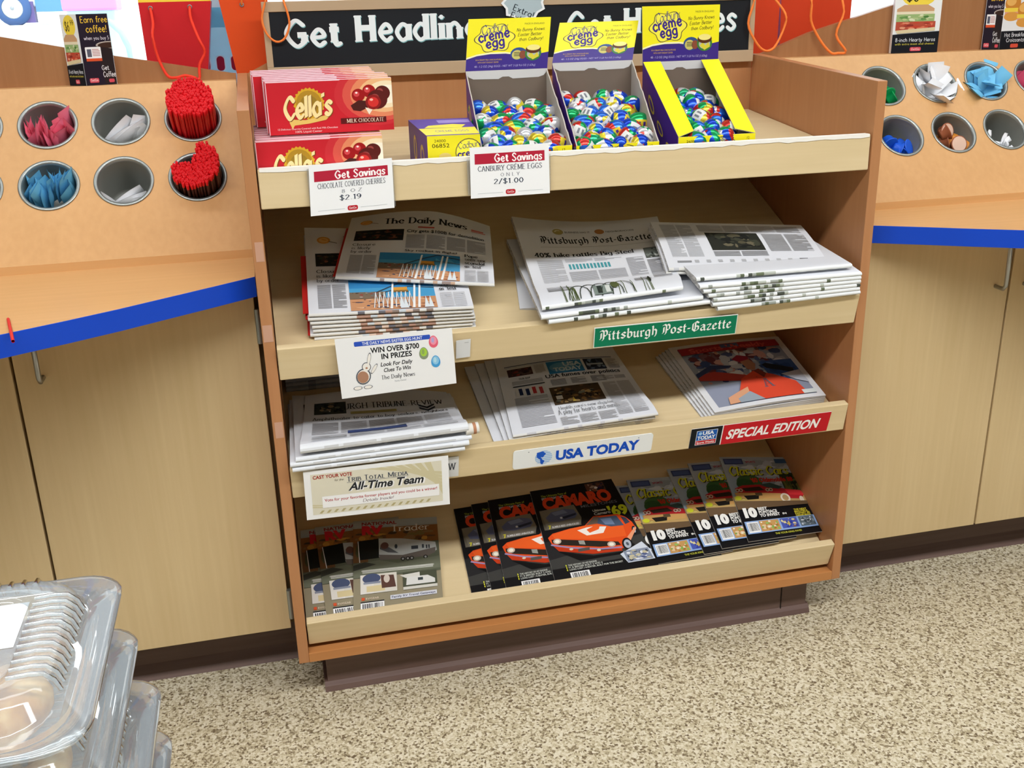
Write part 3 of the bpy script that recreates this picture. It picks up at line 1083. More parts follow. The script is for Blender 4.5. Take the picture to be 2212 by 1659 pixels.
LC = [-.486, -.3545, -.2235, -.0905]
RC = [1.2715, 1.4035, 1.5355, 1.6675, 1.7995]
LCX = [-.618] + LC
condiment_board(-1.1, -.003, LCX, [(-1.1, .86), (-.003, .86), (-.003, 1.163), (-.226, 1.2045), (-.43, 1.2465), (-1.1, 1.385)], 'honey wood sloped organizer of condiment cups on the left worktop')
condiment_board(1.153, 2.3, RC + [1.9315], [(1.153, .86), (2.3, .86), (2.3, 1.50), (1.6, 1.29), (1.437, 1.249), (1.267, 1.204), (1.153, 1.163)], 'honey wood sloped organizer of condiment cups on the right worktop')

# ================================================================== top shelf
def shelf_z(y):
    return .995 + .0944 * (y - .02)


# ---- red chocolate boxes: two rows standing one on the other
def choc_box(x, y, z, art):
    wd, dp, ht = .2065, .0165, .0845
    t = thing('chocolate_box', (x + wd / 2, y + dp / 2, z), 'x', 'chocolate box')
    b = MB()
    RED, PINKEDGE = ink('c8222e', True), mat('pale_pink_box_edge', 'f0c4cc', .35)
    b.box((x, y, z), (x + wd, y + dp, z + ht), RED)
    e = .0012
    for a, c in (((x, y - .0002, z + ht - e), (x + wd, y + dp, z + ht + .0002)), ((x - .0002, y - .0002, z), (x + e, y + .001, z + ht))):
        b.box(a, c, PINKEDGE)
    f = lambda u, v: Vector((x + wd * u, y, z + ht * (1 - v)))
    put_art(b, art, f)
    A2 = Art(16.5, 84.5, True)
    A2.ell(8.2, 30, 5, 17, 'e9dfc4'); A2.ell(8.2, 28, 3, 10, 'd8b96a')
    put_art(b, A2, lambda u, v: Vector((x, y + dp * (1 - u), z + ht * (1 - v))))
    b.build('carton', t)
    return t


def choc_art():
    A = Art(206.5, 84.5, True)
    for k, c in enumerate(('cd3038', 'd9584a', 'e58a62', 'efbb86', 'f6e2bc', 'fbf2dc')):
        s = 1 - k * .14
        A.ell(184 + k * 3, 26, 74 * s, 50 * s, c, 28)
    for cx, cy, r in ((150, 26, 11), (168, 20, 11)):
        A.ell(cx, cy, r, r * .95, 'a01418'); A.ell(cx - 3, cy - 2, r * .45, r * .4, 'd4474c'); A.ell(cx - 3, cy - 4, 2, 1.5, 'ffe4e0')
    A.poly([(136, 42), (150, 34), (166, 36), (170, 44), (152, 52), (140, 50)], '4a1c18')
    for cx, cy, r in ((190, 24, 13), (181, 34, 17)):
        A.ell(cx, cy, r, r * .92, '5a1a18'); A.ell(cx - 4, cy - 4, r * .4, r * .3, '9a4440')
    A.ell(174, 38, 13, 12, '8e1c1c'); A.ell(174, 38, 9, 8, 'd4322e'); A.ell(171, 34, 3, 2, 'f6b8a8')
    A.poly([(160, 46), (166, 58), (172, 50)], 'f3ead6')
    # sunburst seal
    st = [(68 + (26 if k % 2 else 23.5) * math.cos(math.pi * k / 24), 36 + (26 if k % 2 else 23.5) * math.sin(math.pi * k / 24)) for k in range(48)]
    A.poly(st, 'd9a92c'); A.ell(68, 36, 21, 21, 'b48a28'); A.ell(68, 38, 15, 15, '9c7c2a')
    # ribbon and script
    A.poly([(34, 60), (60, 62), (92, 56), (104, 46), (106, 52), (94, 63), (66, 68), (42, 70), (38, 76), (34, 66)], 'e2c268')
    A.text("Cella's", 27, 61.2, 34, '7a4a14', w=80, style='brush', sk=.12, rot=4)
    A.text("Cella's", 26, 60, 34, 'f6e2a2', w=80, style='brush', sk=.12, rot=4)
    A.rect(118, 62, 76, 9, '5c1416')
    A.text('MILK CHOCOLATE', 128, 69.5, 6, 'e8d8c0', w=62, style='serif')
    A.text('12 Delicious Cherries Covered with Real Milk Chocolate', 14, 77, 3, 'f6dcd8', w=98)
    A.text('100% Liquid Center', 42, 82, 3.4, 'f6dcd8', w=44)
    return A


CA = choc_art()
ord_ = ['front', 'second', 'third', 'fourth', 'fifth', 'sixth', 'seventh', 'rearmost']
low_x = [.0225, .0240, .0235, .0225, .0225, .0230, .0225, .0225]
up_x = [.0480, .0450, .0465, .0445, .0290, .0265, .0275, .0265]
for i in range(8):
    y = .0225 + i * .0185
    z = shelf_z(y) + .0005
    t = choc_box(low_x[i], y, z, CA)
    tag(t, '%s red chocolate box of the lower row standing on the top shelf' % ord_[i], None, 'red chocolate boxes in the lower row')
    t2 = choc_box(up_x[i], y + .034, z + .0862 + .0033, CA)
    tag(t2, '%s red chocolate box of the upper row standing on other red boxes' % ord_[i], None, 'red chocolate boxes in the upper row')

# ---- egg display boxes
PURP, YEL = ink('4a2a8c', True), ink('f4e81c', True)


def header_art():
    A = Art(158, 98, True)
    A.rect(0, 0, 158, 98, 'f5ea22')
    A.poly([(0, 76), (20, 70), (45, 67), (75, 67), (110, 72), (135, 70), (158, 66), (158, 98), (0, 98)], '3d2a86')
    A.poly([(0, 73), (20, 67), (45, 64), (75, 64), (110, 69), (110, 72), (75, 67), (45, 67), (20, 70), (0, 76)], 'f8f4c0')
    for sc, c in ((1.0, '56483c'), (.95, 'f7ee4a')):
        p = []
        for k in range(54):
            a = 2 * math.pi * k / 54
            r = 1 + .11 * math.cos(6 * a + .6)
            p.append((52 + 36 * sc * r * math.cos(a), 37 + 26 * sc * r * math.sin(a)))
        A.poly(p, c)
    A.text('Cadbury', 26, 31, 17, '3a3a78', w=50, style='script', sk=.25, rot=10)
    A.text('creme', 22, 45, 19, '3d2a86', w=60, style='fat', rot=10)
    A.text('egg', 37, 56.5, 18, '3d2a86', w=36, style='fat', rot=10)
    A.text('MADE IN ENGLAND', 108, 13, 3.4, '6a6a2a', w=38)
    for i, s in enumerate(('No Bunny Knows', 'Easter Better', 'than Cadbury!')):
        A.text(s, 93 + 3 * i, 26 + i * 9, 6, '4a3f1c', w=(54, 46, 46)[i], style='hand', sk=.2, rot=2)
    A.ell(100, 68, 16, 12, '31508c'); A.ell(97, 70, 10, 9, 'c9c06a'); A.ell(108, 70, 7, 8, '8a4a34'); A.cols(91, 65, 12, 9, 1, 1, 3, '5a5a40', 2)
    A.ell(128, 68, 16, 14, '3b7a36'); A.ell(128, 69, 12, 9, 'b0b8b4'); A.poly([(118, 72), (124, 66), (130, 72), (136, 66), (140, 74), (128, 80)], 'd8cc3c'); A.ell(128, 60, 15, 8, '5a2e18'); A.ell(128, 57, 13, 5.5, 'f3e58c')
    A.text('IN A CREAMY MILK CHOCOLATE EGG', 18, 79, 2.8, 'd9b04a', w=50)
    A.text('WITH A SOFT FONDANT CENTER', 22, 84, 2.8, 'd9b04a', w=40)
    A.text('48 - 1.2 OZ (34g) EGGS - NET WT 3 LB 9.6 OZ (1.63kg)', 16, 92, 4, 'b9b0e0', w=118)
    return A


HA = header_art()
BROWNCARD = mat('brown_inner_cardboard', '74665a', .85)


def egg_box(FL, FR, zf, BLc, BRc, zb, HL, HR_, zh, label, lidded=False):
    """front corners, front height, back corners, back height, header top corners, header height"""
    t = thing('egg_display_box', ((FL[0] + FR[0]) / 2, .14, shelf_z(.14)), label, 'sweets display box', 'yellow display boxes of foil eggs')
    th = .0022
    V = lambda p, z: Vector((p[0], p[1], z))
    zq = lambda p: shelf_z(p[1]) + .0006
    lo = [V(FL, zq(FL)), V(FR, zq(FR)), V(BRc, zq(BRc)), V(BLc, zq(BLc))]
    b = MB()
    up = Vector((0, 0, .0015))
    b.hexa([p for p in lo], [p + up for p in lo], GREYCARD); b.build('box_floor', t)

    def wall(p, q, zp, zq_, colr, inner):
        d = (q - p).normalized()
        n = Vector((-d.y, d.x, 0)).normalized() * th
        b = MB()
        P = [p + up, q + up, V(q, zq_), V(p, zp)]
        b.add(P, [(0, 1, 2, 3)], colr)
        Q = [x + n for x in P]
        b.add(P + Q, [(7, 6, 5, 4), (0, 4, 5, 1), (1, 5, 6, 2), (2, 6, 7, 3), (3, 7, 4, 0)], inner)
        return b
    # side walls follow a slightly torn slanted cut
    def side(p, q, z0, z1, n, name):
        b = MB()
        N = 14
        r = random.Random(int(p.x * 1000))
        A_, B_ = [], []
        for i in range(N + 1):
            k = i / N
            x = p.lerp(q, k)
            z = z0 + (z1 - z0) * k + (0 if lidded else r.uniform(-.0022, .0022) * (0 < i < N))
            A_ += [V(x, x.z + .0015), V(x, z)]
        off = Vector((n * th, 0, 0))
        B_ = [x + off for x in A_]
        M_ = len(A_)
        b.add(A_, [(2 * i, 2 * i + 2, 2 * i + 3, 2 * i + 1) for i in range(N)], PURP)
        b.add(A_ + B_, [(M_ + 2 * i, M_ + 2 * i + 1, M_ + 2 * i + 3, M_ + 2 * i + 2) for i in range(N)] + [(2 * i + 1, 2 * i + 3, M_ + 2 * i + 3, M_ + 2 * i + 1) for i in range(N)], GREYCARD)
        A2 = Art(220, 120, True)
        for k in range(3):
            A2.ell(50 + 55 * k, 86 - 22 * k, 20, 11, 'e6d23c', 14, -24); A2.ell(50 + 55 * k, 86 - 22 * k, 15, 6, '4a2a8c', 14, -24)
        if n > 0:
            g = lambda u, v: p.lerp(q, u) * 1.0 + Vector((-.0001, 0, (z0 + (z1 - z0) * u - p.lerp(q, u).z) * (1 - v)))
            put_art(b, A2, lambda u, v: g(1 - u, v) if False else g(u, v), lift=-.0002)
        b.build(name, t)
    side(lo[0], lo[3], zf, zb, 1, 'side_wall')
    side(lo[1], lo[2], zf, zb, -1, 'side_wall')
    b = wall(lo[0], lo[1], zf, zf, YEL, GREYCARD)
    A = Art(155, 48, True)
    A.rect(0, 40, 155, 8, '3d2a86'); A.text('24000', 16, 10, 4.5, '4a3a10', w=18); A.text('06852', 12, 17, 6, '2a2210', w=24)
    A.ell(90, 22, 30, 20, '5a4a30'); A.ell(90, 22, 28.5, 18.5, 'f7ee4a'); A.text('Cadbury', 68, 16, 10, '3a3a78', w=44, style='script', rot=6); A.text('creme', 68, 28, 10, '3d2a86', w=44, style='fat', rot=6)
    A.text('12', 138, 9, 4.5, '4a3a10')
    put_art(b, A, lambda u, v: lo[0].lerp(lo[1], u) + Vector((0, 0, (zf - lo[0].z) * (1 - v))))
    b.build('front_wall', t)
    b = MB()
    bl, br = V(BLc, zb), V(BRc, zb)
    y_ = Vector((0, -.0022, 0))
    b.slab([bl + y_, br + y_, lo[2] + up + y_, lo[3] + up + y_], .002, BROWNCARD)
    # white remains of the lid under the header, rounded at both ends
    hh = .018
    A = Art(158, 18)
    A.poly([(0, 0), (158, 0), (157, 5), (150, 12), (140, 15), (90, 16), (82, 12), (70, 12), (62, 16), (14, 15), (5, 11), (1, 5)], 'd4d3d2')
    put_art(b, A, quad_map(bl + y_ * 1.1, br + y_ * 1.1, br + y_ * 1.1 - Vector((0, 0, hh)), bl + y_ * 1.1 - Vector((0, 0, hh))))
    b.build('back_wall', t)
    b = MB()
    hl, hr = V(HL, zh), V(HR_, zh)
    b.slab([hl, hr, br, bl], .0018, YEL, GREYCARD)
    put_art(b, HA, quad_map(hl, hr, br, bl))
    b.build('header_card', t, label='yellow and purple header card standing up at the back')
    # slanted liner that carries the eggs
    zi0, zi1 = zf - .036, zb - .082
    li = [V(FL, zi0) + Vector((.003, .004, 0)), V(FR, zi0) + Vector((-.003, .004, 0)), V(BRc, zi1) + Vector((-.003, -.005, 0)), V(BLc, zi1) + Vector((.003, -.005, 0))]
    b = MB(); b.hexa(li, [p + Vector((0, 0, .0015)) for p in li], BROWNCARD); b.build('liner', t)
    if lidded:
        for s in (0, 1):
            b = MB()
            a0, a1 = (0, .225) if s == 0 else (.765, 1)
            fl, fr = V(FL, zf + .0006), V(FR, zf + .0006)
            bl2, br2 = bl + Vector((0, -.003, .0006)), br + Vector((0, -.003, .0006))
            i0, i1 = (a0, a1 - .015 * 0) , (a0, a1)
            k = .065
            pf0, pf1 = fl.lerp(fr, a0), fl.lerp(fr, a1)
            pb0, pb1 = bl2.lerp(br2, a0), bl2.lerp(br2, a1)
            if s == 0:
                pf1 = pf1.lerp(pb1, k)
            else:
                pf0 = pf0.lerp(pb0, k)
            b.slab([pb0, pb1, pf1, pf0], .0018, YEL, GREYCARD)
            b.build('lid_flap', t)
    return t, li


def egg_mesh():
    b = MB()
    n, m = 28, 14
    rx, L = .0186, .0228
    WHITEF, BLKF, YELF, PURF = mat('label_white', 'd4d4d2', .35), mat('label_black', '70727a', .4), mat('label_yellow', 'ecd63a', .3, .3), mat('label_purple', '4a2a8c', .35, .2)
    vs = []
    for j in range(m + 1):
        a = math.pi * j / m
        z = -math.cos(a) * L
        r = math.sin(a) * rx * (1 - .10 * math.cos(a) * -1 * -1)
        for i in range(n):
            t = 2 * math.pi * i / n
            vs.append((r * math.cos(t), r * math.sin(t), z))
    for j in range(m):
        for i in range(n):
            f = (j * n + i, j * n + (i + 1) % n, (j + 1) * n + (i + 1) % n, (j + 1) * n + i)
            mt = FOIL
            if 5 <= j <= 8 and i < 6:
                mt = WHITEF
                if 6 <= j <= 7 and i in (1, 3):
                    mt = BLKF
            elif 4 <= j <= 9 and 14 <= i < 22:
                mt = YELF
                if (j == 6 or j == 8) and 15 <= i <= 20:
                    mt = PURF
            b.add([vs[k] for k in f], [(0, 1, 2, 3)], mt, True)
    return b


EGG = [None]


def smooth_weld(ob):
    bm = bmesh.new(); bm.from_mesh(ob.data)
    bmesh.ops.remove_doubles(bm, verts=bm.verts, dist=1e-6)
    bm.to_mesh(ob.data); bm.free()
    for p in ob.data.polygons:
        p.use_smooth = True


def fill_eggs(li, rows, per, label, group, seed, u0=.11, u1=.89, hump=0.0):
    r = random.Random(seed)
    nrm = ((li[1] - li[0]).cross(li[3] - li[0])).normalized()
    slope = (li[3] - li[0]).normalized()
    L = (li[3] - li[0]).length
    v0, v1 = .021 / L, 1 - .0205 / L
    for j in range(rows):
        v = v0 + (v1 - v0) * j / (rows - 1)
        k = per
        for i in range(k):
            off = (-.25 if j % 2 == 0 else .25) * (u1 - u0) / (per - 1)
            u = u0 + off + (u1 - u0) * i / (per - 1)
            p = (li[0].lerp(li[1], u)).lerp(li[3].lerp(li[2], u), v)
            p = p + nrm * (.0185 + r.uniform(0, .004) + hump * math.sin(math.pi * v) * math.sin(math.pi * u) * (i % 2)) + Vector((r.uniform(-.0012, .0012), r.uniform(-.001, .001), 0))
            rot = (math.radians(r.uniform(20, 160)), math.radians(r.uniform(-30, 30)), r.uniform(0, 6.28))
            if EGG[0] is None:
                e = egg_mesh().build('foil_egg', origin=(0, 0, 0))
                smooth_weld(e)
                e.location, e.rotation_euler = p, rot
                tag(e, label, 'chocolate egg', group)
                EGG[0] = e
            else:
                inst(EGG[0], p, rot, label, group)


bx, li = egg_box((.399, .030), (.561, .030), 1.046, (.419, .25), (.578, .25), 1.164, (.431, .262), (.590, .262), 1.256, 'open yellow and purple sweets box nearest the small purple carton')
fill_eggs(li, 7, 4, 'foil wrapped egg in the open box behind the 2/$1.00 price card', 'foil eggs in the open box behind the price card', 1, .155, .845)
bx, li = egg_box((.5685, .030), (.7228, .030), 1.044, (.588, .25), (.7496, .25), 1.173, (.6125, .28), (.772, .28), 1.2445, 'open yellow and purple sweets box in the middle, header leaning back')
fill_eggs(li, 7, 4, 'foil wrapped egg in the middle box with the leaning header', 'foil eggs in the middle box', 2, .155, .845)
bx, li = egg_box((.7596, .030), (.909, .030), 1.049, (.771, .25), (.929, .25), 1.168, (.7686, .2515), (.929, .2515), 1.270, 'sweets box with two yellow lid flaps left on, nearest the right panel', True)
fill_eggs(li, 7, 3, 'foil wrapped egg between the yellow lid flaps', 'foil eggs between the yellow lid flaps', 3, .30, .70, .012)
# torn scrap of tape behind the lidded box
b = MB(); b.slab([(.936, .22, 1.13), (.948, .24, 1.125), (.956, .235, 1.09), (.942, .22, 1.088)], .0006, mat('torn_white_tape', 'dcd6d2', .5)); b.build('torn_tape', bx)

# ---- small purple carton
b = MB()
zt = .0775
p = [Vector((.3055, .030, 0)), Vector((.3960, .026, 0)), Vector((.405, .170, 0)), Vector((.2955, .176, 0))]
lo = [Vector((q.x, q.y, shelf_z(q.y) + .0006)) for q in p]
hi = [q + Vector((0, 0, zt)) for q in lo]
b.hexa(lo, hi, ink('5a3a9c', True))
A = Art(92, 78, True)
A.rect(0, 0, 92, 78, 'f0e428'); A.rect(0, 66, 92, 12, '4a2a8c'); A.poly([(30, 66), (50, 58), (92, 54), (92, 78), (20, 78)], '3d2a86')
A.text('24000', 12, 11, 5, '3a3010', w=20); A.text('06852', 8, 20, 7, '2a2210', w=30)
A.ell(30, 42, 13, 10, '5a2e18'); A.ell(30, 36, 11, 7, 'e6cf7a'); A.ell(72, 30, 24, 24, '6a5a3a'); A.ell(72, 30, 22.5, 22.5, 'f7ee4a')
A.text('Cadbury', 54, 24, 11, '3a3a78', w=40, style='script', rot=6); A.text('creme', 52, 38, 11, '3d2a86', w=44, style='fat', rot=6)
put_art(b, A, quad_map(hi[0], hi[1], lo[1], lo[0]))
A = Art(92, 146, True)
A.rect(0, 84, 92, 56, 'e9dd3c'); A.poly([(10, 80), (20, 60), (60, 52), (80, 60), (70, 84)], 'e9dd3c'); A.rect(40, 14, 50, 28, '9a86cc')
A.text('CREME EGGS', 22, 118, 15, '8c7a9a', w=56, style='hand')
put_art(b, A, quad_map(hi[3], hi[2], hi[1], hi[0]))
A = Art(146, 78, True)
A.ell(50, 40, 12, 24, 'e0d25a', 14); A.ell(50, 40, 6, 17, '5a3a9c', 14); A.ell(105, 44, 15, 22, 'd6c860', 14); A.ell(105, 44, 9, 14, '5a3a9c', 14)
put_art(b, A, quad_map(hi[3], hi[0], lo[0], lo[3]))
tag(b.build('sweets_carton'), 'small purple and yellow carton lying beside the open egg box on the top shelf', 'carton')


# ---- price cards and shelf signs
def card(name, quad, art, label, cat, th=.0012, m=CARD, holder=None, group=None):
    b = MB()
    b.slab(quad, th, m)
    put_art(b, art, quad_map(*quad))
    if holder:
        t = thing(name, tuple((Vector(quad[2]) + Vector(quad[3])) / 2), label, cat, group)
        b.build('printed_card', t)
        h = MB(); h.slab(holder, .0006, TAPE); h.build('clear_holder', t)
        return t
    return tag(b.build(name), label, cat, group)


def badge(A, x, y):
    A.rect(x - 8.5, y - 4, 17, 8, 'b8202c', 3)
    A.text('GetGo', x, y + 1.8, 3.6, 'f4e8e8', w=12, style='hand', al='c')


def price_art(l1, l2, l3, w1, w3):
    A = Art(138, 84)
    A.rect(8, 11, 122, 17, 'b4223a')
    A.text('Get Savings', 126, 25.5, 12.5, 'fbf6f6', w=84, style='chalk', al='r')
    A.text(l1, 69, 40, 8.5, '30384a', w=w1, style='serif', al='c')
    A.text(l2, 69, 50, 5.5, '5a6270', w=34, style='thin', al='c')
    A.text(l3, 66, 62, 8, '2e3a4c', w=w3, style='serif', al='c')
    A.rect(12, 76.5, 44, .5, 'b8c0c4'); A.rect(82, 76.5, 44, .5, 'b8c0c4'); badge(A, 69, 76.5)
    return A


card('price_card', [(.1036, -.0052, 1.0415), (.2398, -.0052, 1.0462), (.2388, -.0062, .9640), (.0998, -.0062, .9590)], price_art('CHOCOLATE COVERED CHERRIES', '8  O Z', '$2.19', 112, 36),
     'white Get Savings price card reading $2.19 on the top shelf lip', 'price card', holder=[(.100, -.003, 1.036), (.2415, -.003, 1.038), (.2415, -.0035, .966), (.100, -.0035, .962)], group='price cards on the top shelf lip')
card('price_card', [(.3712, -.0052, 1.0555), (.5087, -.0052, 1.0560), (.5094, -.0062, .9712), (.3700, -.0062, .9705)], price_art('CANBURY CR\u00c8ME EGGS', 'O N L Y', '2/$1.00', 112, 52),
     'white Get Savings price card reading 2/$1.00 below the foil eggs', 'price card', holder=[(.366, -.003, 1.036), (.512, -.003, 1.037), (.512, -.0035, .976), (.366, -.0035, .976)], group='price cards on the top shelf lip')

A = Art(206, 108)
A.rect(32, 8, 134, 8.5, '2f55c0', 2); A.text('THE DAILY NEWS EASTER EGG HUNT', 99, 15, 5.6, 'e6eefa', w=106, bold=.02, al='c')
A.text('WIN OVER $700', 102, 31, 10, '16181c', w=86, bold=.025, al='c'); A.text('IN PRIZES', 104, 44, 10, '16181c', w=54, bold=.025, al='c')
A.text('Look For Daily', 102, 57.5, 7.5, '26282c', w=56, bold=.02, sk=.2, al='c'); A.text('Clues To Win', 102, 68.5, 7.5, '26282c', w=48, bold=.02, sk=.2, al='c')
A.text('The Daily News', 103, 82, 7.5, '2a2c34', w=60, style='serif', al='c'); A.text('Family Owned', 106, 89, 3, '9aa0a8', w=20, al='c')
for cx, cy, c1, c2, c3 in ((171, 22, 'e8647c', 'f39ab0', 'b9a8d8'), (152, 42, '8a9a7c', 'a8d24a', '8fae5c'), (172, 60, '4aa0dc', '8cc8ec', 'b4def0')):
    p = [(cx + 8.2 * math.cos(a) * (1 - .12 * -math.sin(a)), cy + 11.5 * math.sin(a)) for a in [2 * math.pi * k / 22 for k in range(22)]]
    A.poly(p, c1); A.ell(cx, cy - 2, 6, 8, c2); A.ell(cx - 1, cy - 3, 2.6, 5, c3)
BR, FUR, OUT = 'b0846a', 'f2efe9', '5c626c'
for dx, c in ((-.8, OUT), (0, FUR)):
    g = 1.0 if c == OUT else .84
    A.ell(42, 72, 13 * g, 15 * g, c, 18, 20); A.ell(49, 55, 8 * g, 8.5 * g, c, 16); A.ell(55, 41, 3.2 * g, 12 * g, c, 12, 14); A.ell(62, 60, 3 * g, 11 * g, c, 12, 35)
    A.ell(30, 92, 8 * g, 3.4 * g, c, 12); A.ell(48, 92, 8 * g, 3.4 * g, c, 12)
A.ell(41, 73, 10, 11, BR, 16); A.ell(49, 57, 2.2, 1.8, BR, 8)
card('contest_card', [(.1195, -.0235, .7490), (.3236, -.0235, .7500), (.3285, -.0165, .6440), (.1240, -.0165, .6370)], A, 'white Win Over $700 card with a rabbit on the newspaper shelf lip', 'card')
A = Art(28, 40); A.rect(16, 6, 8, 1, 'a0a4a8')
card('blank_tag', [(.3325, -.0108, .7215), (.3590, -.0108, .7225), (.3575, -.0035, .6870), (.3320, -.0035, .6860)], A, 'blank white tag beside the rabbit contest card', 'tag', .0008, mat('off_white_tag', 'dcdfe2', .5))

A = Art(284, 41)
A.rect(0, 0, 284, 41, 'dfe9e4'); A.rect(1.2, 1.2, 281.6, 38.6, '0a7c58')
A.text('Pittsburgh Post-Gazette', 142, 26.5, 20, 'f2f6f4', w=262, style='black', al='c')
card('newspaper_sign', [(.5895, -.0120, .7208), (.8730, -.0120, .7208), (.8730, -.0042, .6802), (.5895, -.0042, .6802)], A, 'green sign with white blackletter lettering on the upper newspaper shelf lip', 'sign', .0015)

A = Art(263, 101)
A.rect(12, 8, 238, 84, 'dfdbc8')
for k in range(9):
    A.poly([(110 + 18 * k, 8), (122 + 18 * k, 8), (250, 30 + 7 * k), (250, 36 + 7 * k)] if k < 7 else [(12, 70 + 4 * (k - 7)), (40, 74 + 4 * (k - 7)), (40, 76 + 4 * (k - 7)), (12, 73 + 4 * (k - 7))], 'd0c8a4')
for k in range(16):
    A.poly([(28 + 13 * k, 84), (33 + 13 * k, 84), (28 + 13 * k, 90), (23 + 13 * k, 90)], 'b5ab80')
A.text('CAST YOUR VOTE', 16, 17.5, 7, 'a8261c', w=70, bold=.02); A.text('for the', 54, 25.5, 4, '4a3c28', w=16, style='script', sk=.2)
A.text('Trib Total Media', 76, 29.5, 9.5, '3c4658', w=112, style='sc'); A.rect(76, 31, 112, .6, '8a90a0')
A.text('All-Time Team', 79, 49, 17, 'f4f4f4', w=138, bold=.05, sk=.28); A.text('All-Time Team', 78, 48, 16, '2a2c30', w=136, bold=.03, sk=.28)
A.rect(30, 55, 214, 24, 'f3f4f6'); A.text('Vote for your favorite former players and you could be a winner!', 137, 66, 6, 'a8242c', w=206, bold=.015, al='c')
A.text('Details Inside!', 130, 75, 6, '5a3c48', w=56, style='script', sk=.25, al='c')
card('contest_card', [(.0442, -.0200, .5085), (.3062, -.0200, .5060), (.3062, -.0120, .4035), (.0425, -.0120, .4085)], A, 'white and tan All-Time Team voting card below the folded newspaper', 'card')
A = Art(24, 44); A.text('W', 4, 28, 15, '3a3e48', w=15, style='serif')
card('newspaper_tag', [(.3050, -.0066, .4960), (.3285, -.0066, .4960), (.3275, .0030, .4520), (.3040, .0030, .4520)], A, 'small white tag ending in a letter W beside the voting card', 'tag', .0008, mat('off_white_tag', 'dcdfe2', .5))

SIGNW = mat('white_plastic_sign', 'eef3f6', .35)
q = [(.4325, -.0062, .4925), (.7118, -.0062, .4955), (.7105, .0030, .4540), (.4320, .0030, .4505)]
A = Art(279, 41)
A.ell(60, 22, 17, 15, '9cc0ea')
for k in range(7):
    A.rect(44 + abs(3 - k), 9.5 + 4 * k, 50 - 5 * abs(3 - k), 1.5, 'dfeaf6')
A.poly([(46, 10), (58, 8), (64, 14), (58, 22), (54, 20), (58, 27), (62, 30), (58, 38), (54, 34), (53, 26), (46, 20)], '1c58c8')
A.text('USA TODAY', 84, 31.5, 21, '1450c4', w=168, bold=.045)
A.ell(30, 6, 1.2, 1.2, '8a9098', 8); A.ell(249, 6, 1.2, 1.2, '8a9098', 8)
b = MB()
f = quad_map(*q)
rr = []
for cx, cy, a0 in ((273, 6, -90), (273, 35, 0), (6, 35, 90), (6, 6, 180)):
    rr += [(cx + 6 * math.cos(math.radians(a0 + 22.5 * k)), cy + 6 * math.sin(math.radians(a0 + 22.5 * k))) for k in range(5)]
fr = [f(x / 279, y / 41) for x, y in rr]
bk = [v + Vector((0, .0018, .0002)) for v in fr]
n_ = len(fr)
b.add(fr + bk, [tuple(range(n_)), tuple(range(2 * n_ - 1, n_ - 1, -1))] + [(i, (i + 1) % n_, (i + 1) % n_ + n_, i + n_) for i in range(n_)], SIGNW)
put_art(b, A, f)
tag(b.build('newspaper_sign'), 'white sign with bold blue lettering on the lower newspaper shelf lip', 'sign')

A = Art(299, 46)
A.rect(0, 0, 299, 46, 'c41c26'); A.rect(0, 0, 66, 46, '14181c'); A.rect(65.5, 0, 2, 46, 'f0f0f0')
A.rect(12, 6, 44, 34, 'dfe6ee'); A.rect(13, 7, 42, 22, '1c5cb4'); A.rect(13, 30, 42, 9, 'c4202a')
A.text('USA', 49, 16.5, 8, 'eef4fa', w=24, bold=.04, al='r'); A.text('TODAY', 34, 27, 8, 'eef4fa', w=38, bold=.04, al='c'); A.ell(20, 13, 3.6, 4, '9cc8f0', 12)
A.text('Sports Weekly', 34, 37, 5, 'f3e4e4', w=38, bold=.02, al='c')
A.text('SPECIAL EDITION', 76, 34, 22, 'f6f4f4', w=198, bold=.03, sk=.22)
card('newspaper_sign', [(.7905, -.0064, .4935), (1.0915, -.0064, .4955), (1.0890, .0035, .4508), (.7890, .0035, .4485)], A, 'black and red sign lettered SPECIAL EDITION on the lower newspaper shelf', 'sign', .001)

# ================================================================== newspapers and magazines
TXTG = 'a2a2a6'


def paper(name, f, th, art, label, cat, group=None, foldcol=None, cuts=(6, 6), nu=12, nv=10, top=None, extra=None, edge=None):
    t = thing(name, tuple(f(.5, 1)), label, cat, group)
    b = MB()
    sheet(b, f, nu, nv, th, top or PAPER, edge or PAGES, True)
    if foldcol:
        fold(b, f, nu * 2, th, foldcol)
    if art:
        put_art(b, art, f, cuts=cuts)
    b.build('folded_sheets', t)
    if extra:
        extra(t, f)
    return t


def plainfold(seed, cols, white='dcdcd8', p=.22, lo=0.0, hi=1.0):
    r = random.Random(seed)
    ms = [ink(c) for c in cols]
    w_ = ink(white)
    tab = {}

    def g(u, k):
        q = round(u * 48)
        if q not in tab:
            tab[q] = r.choice(ms) if lo < u < hi and r.random() < p else w_
        return tab[q] if k < 5 else w_
    return g


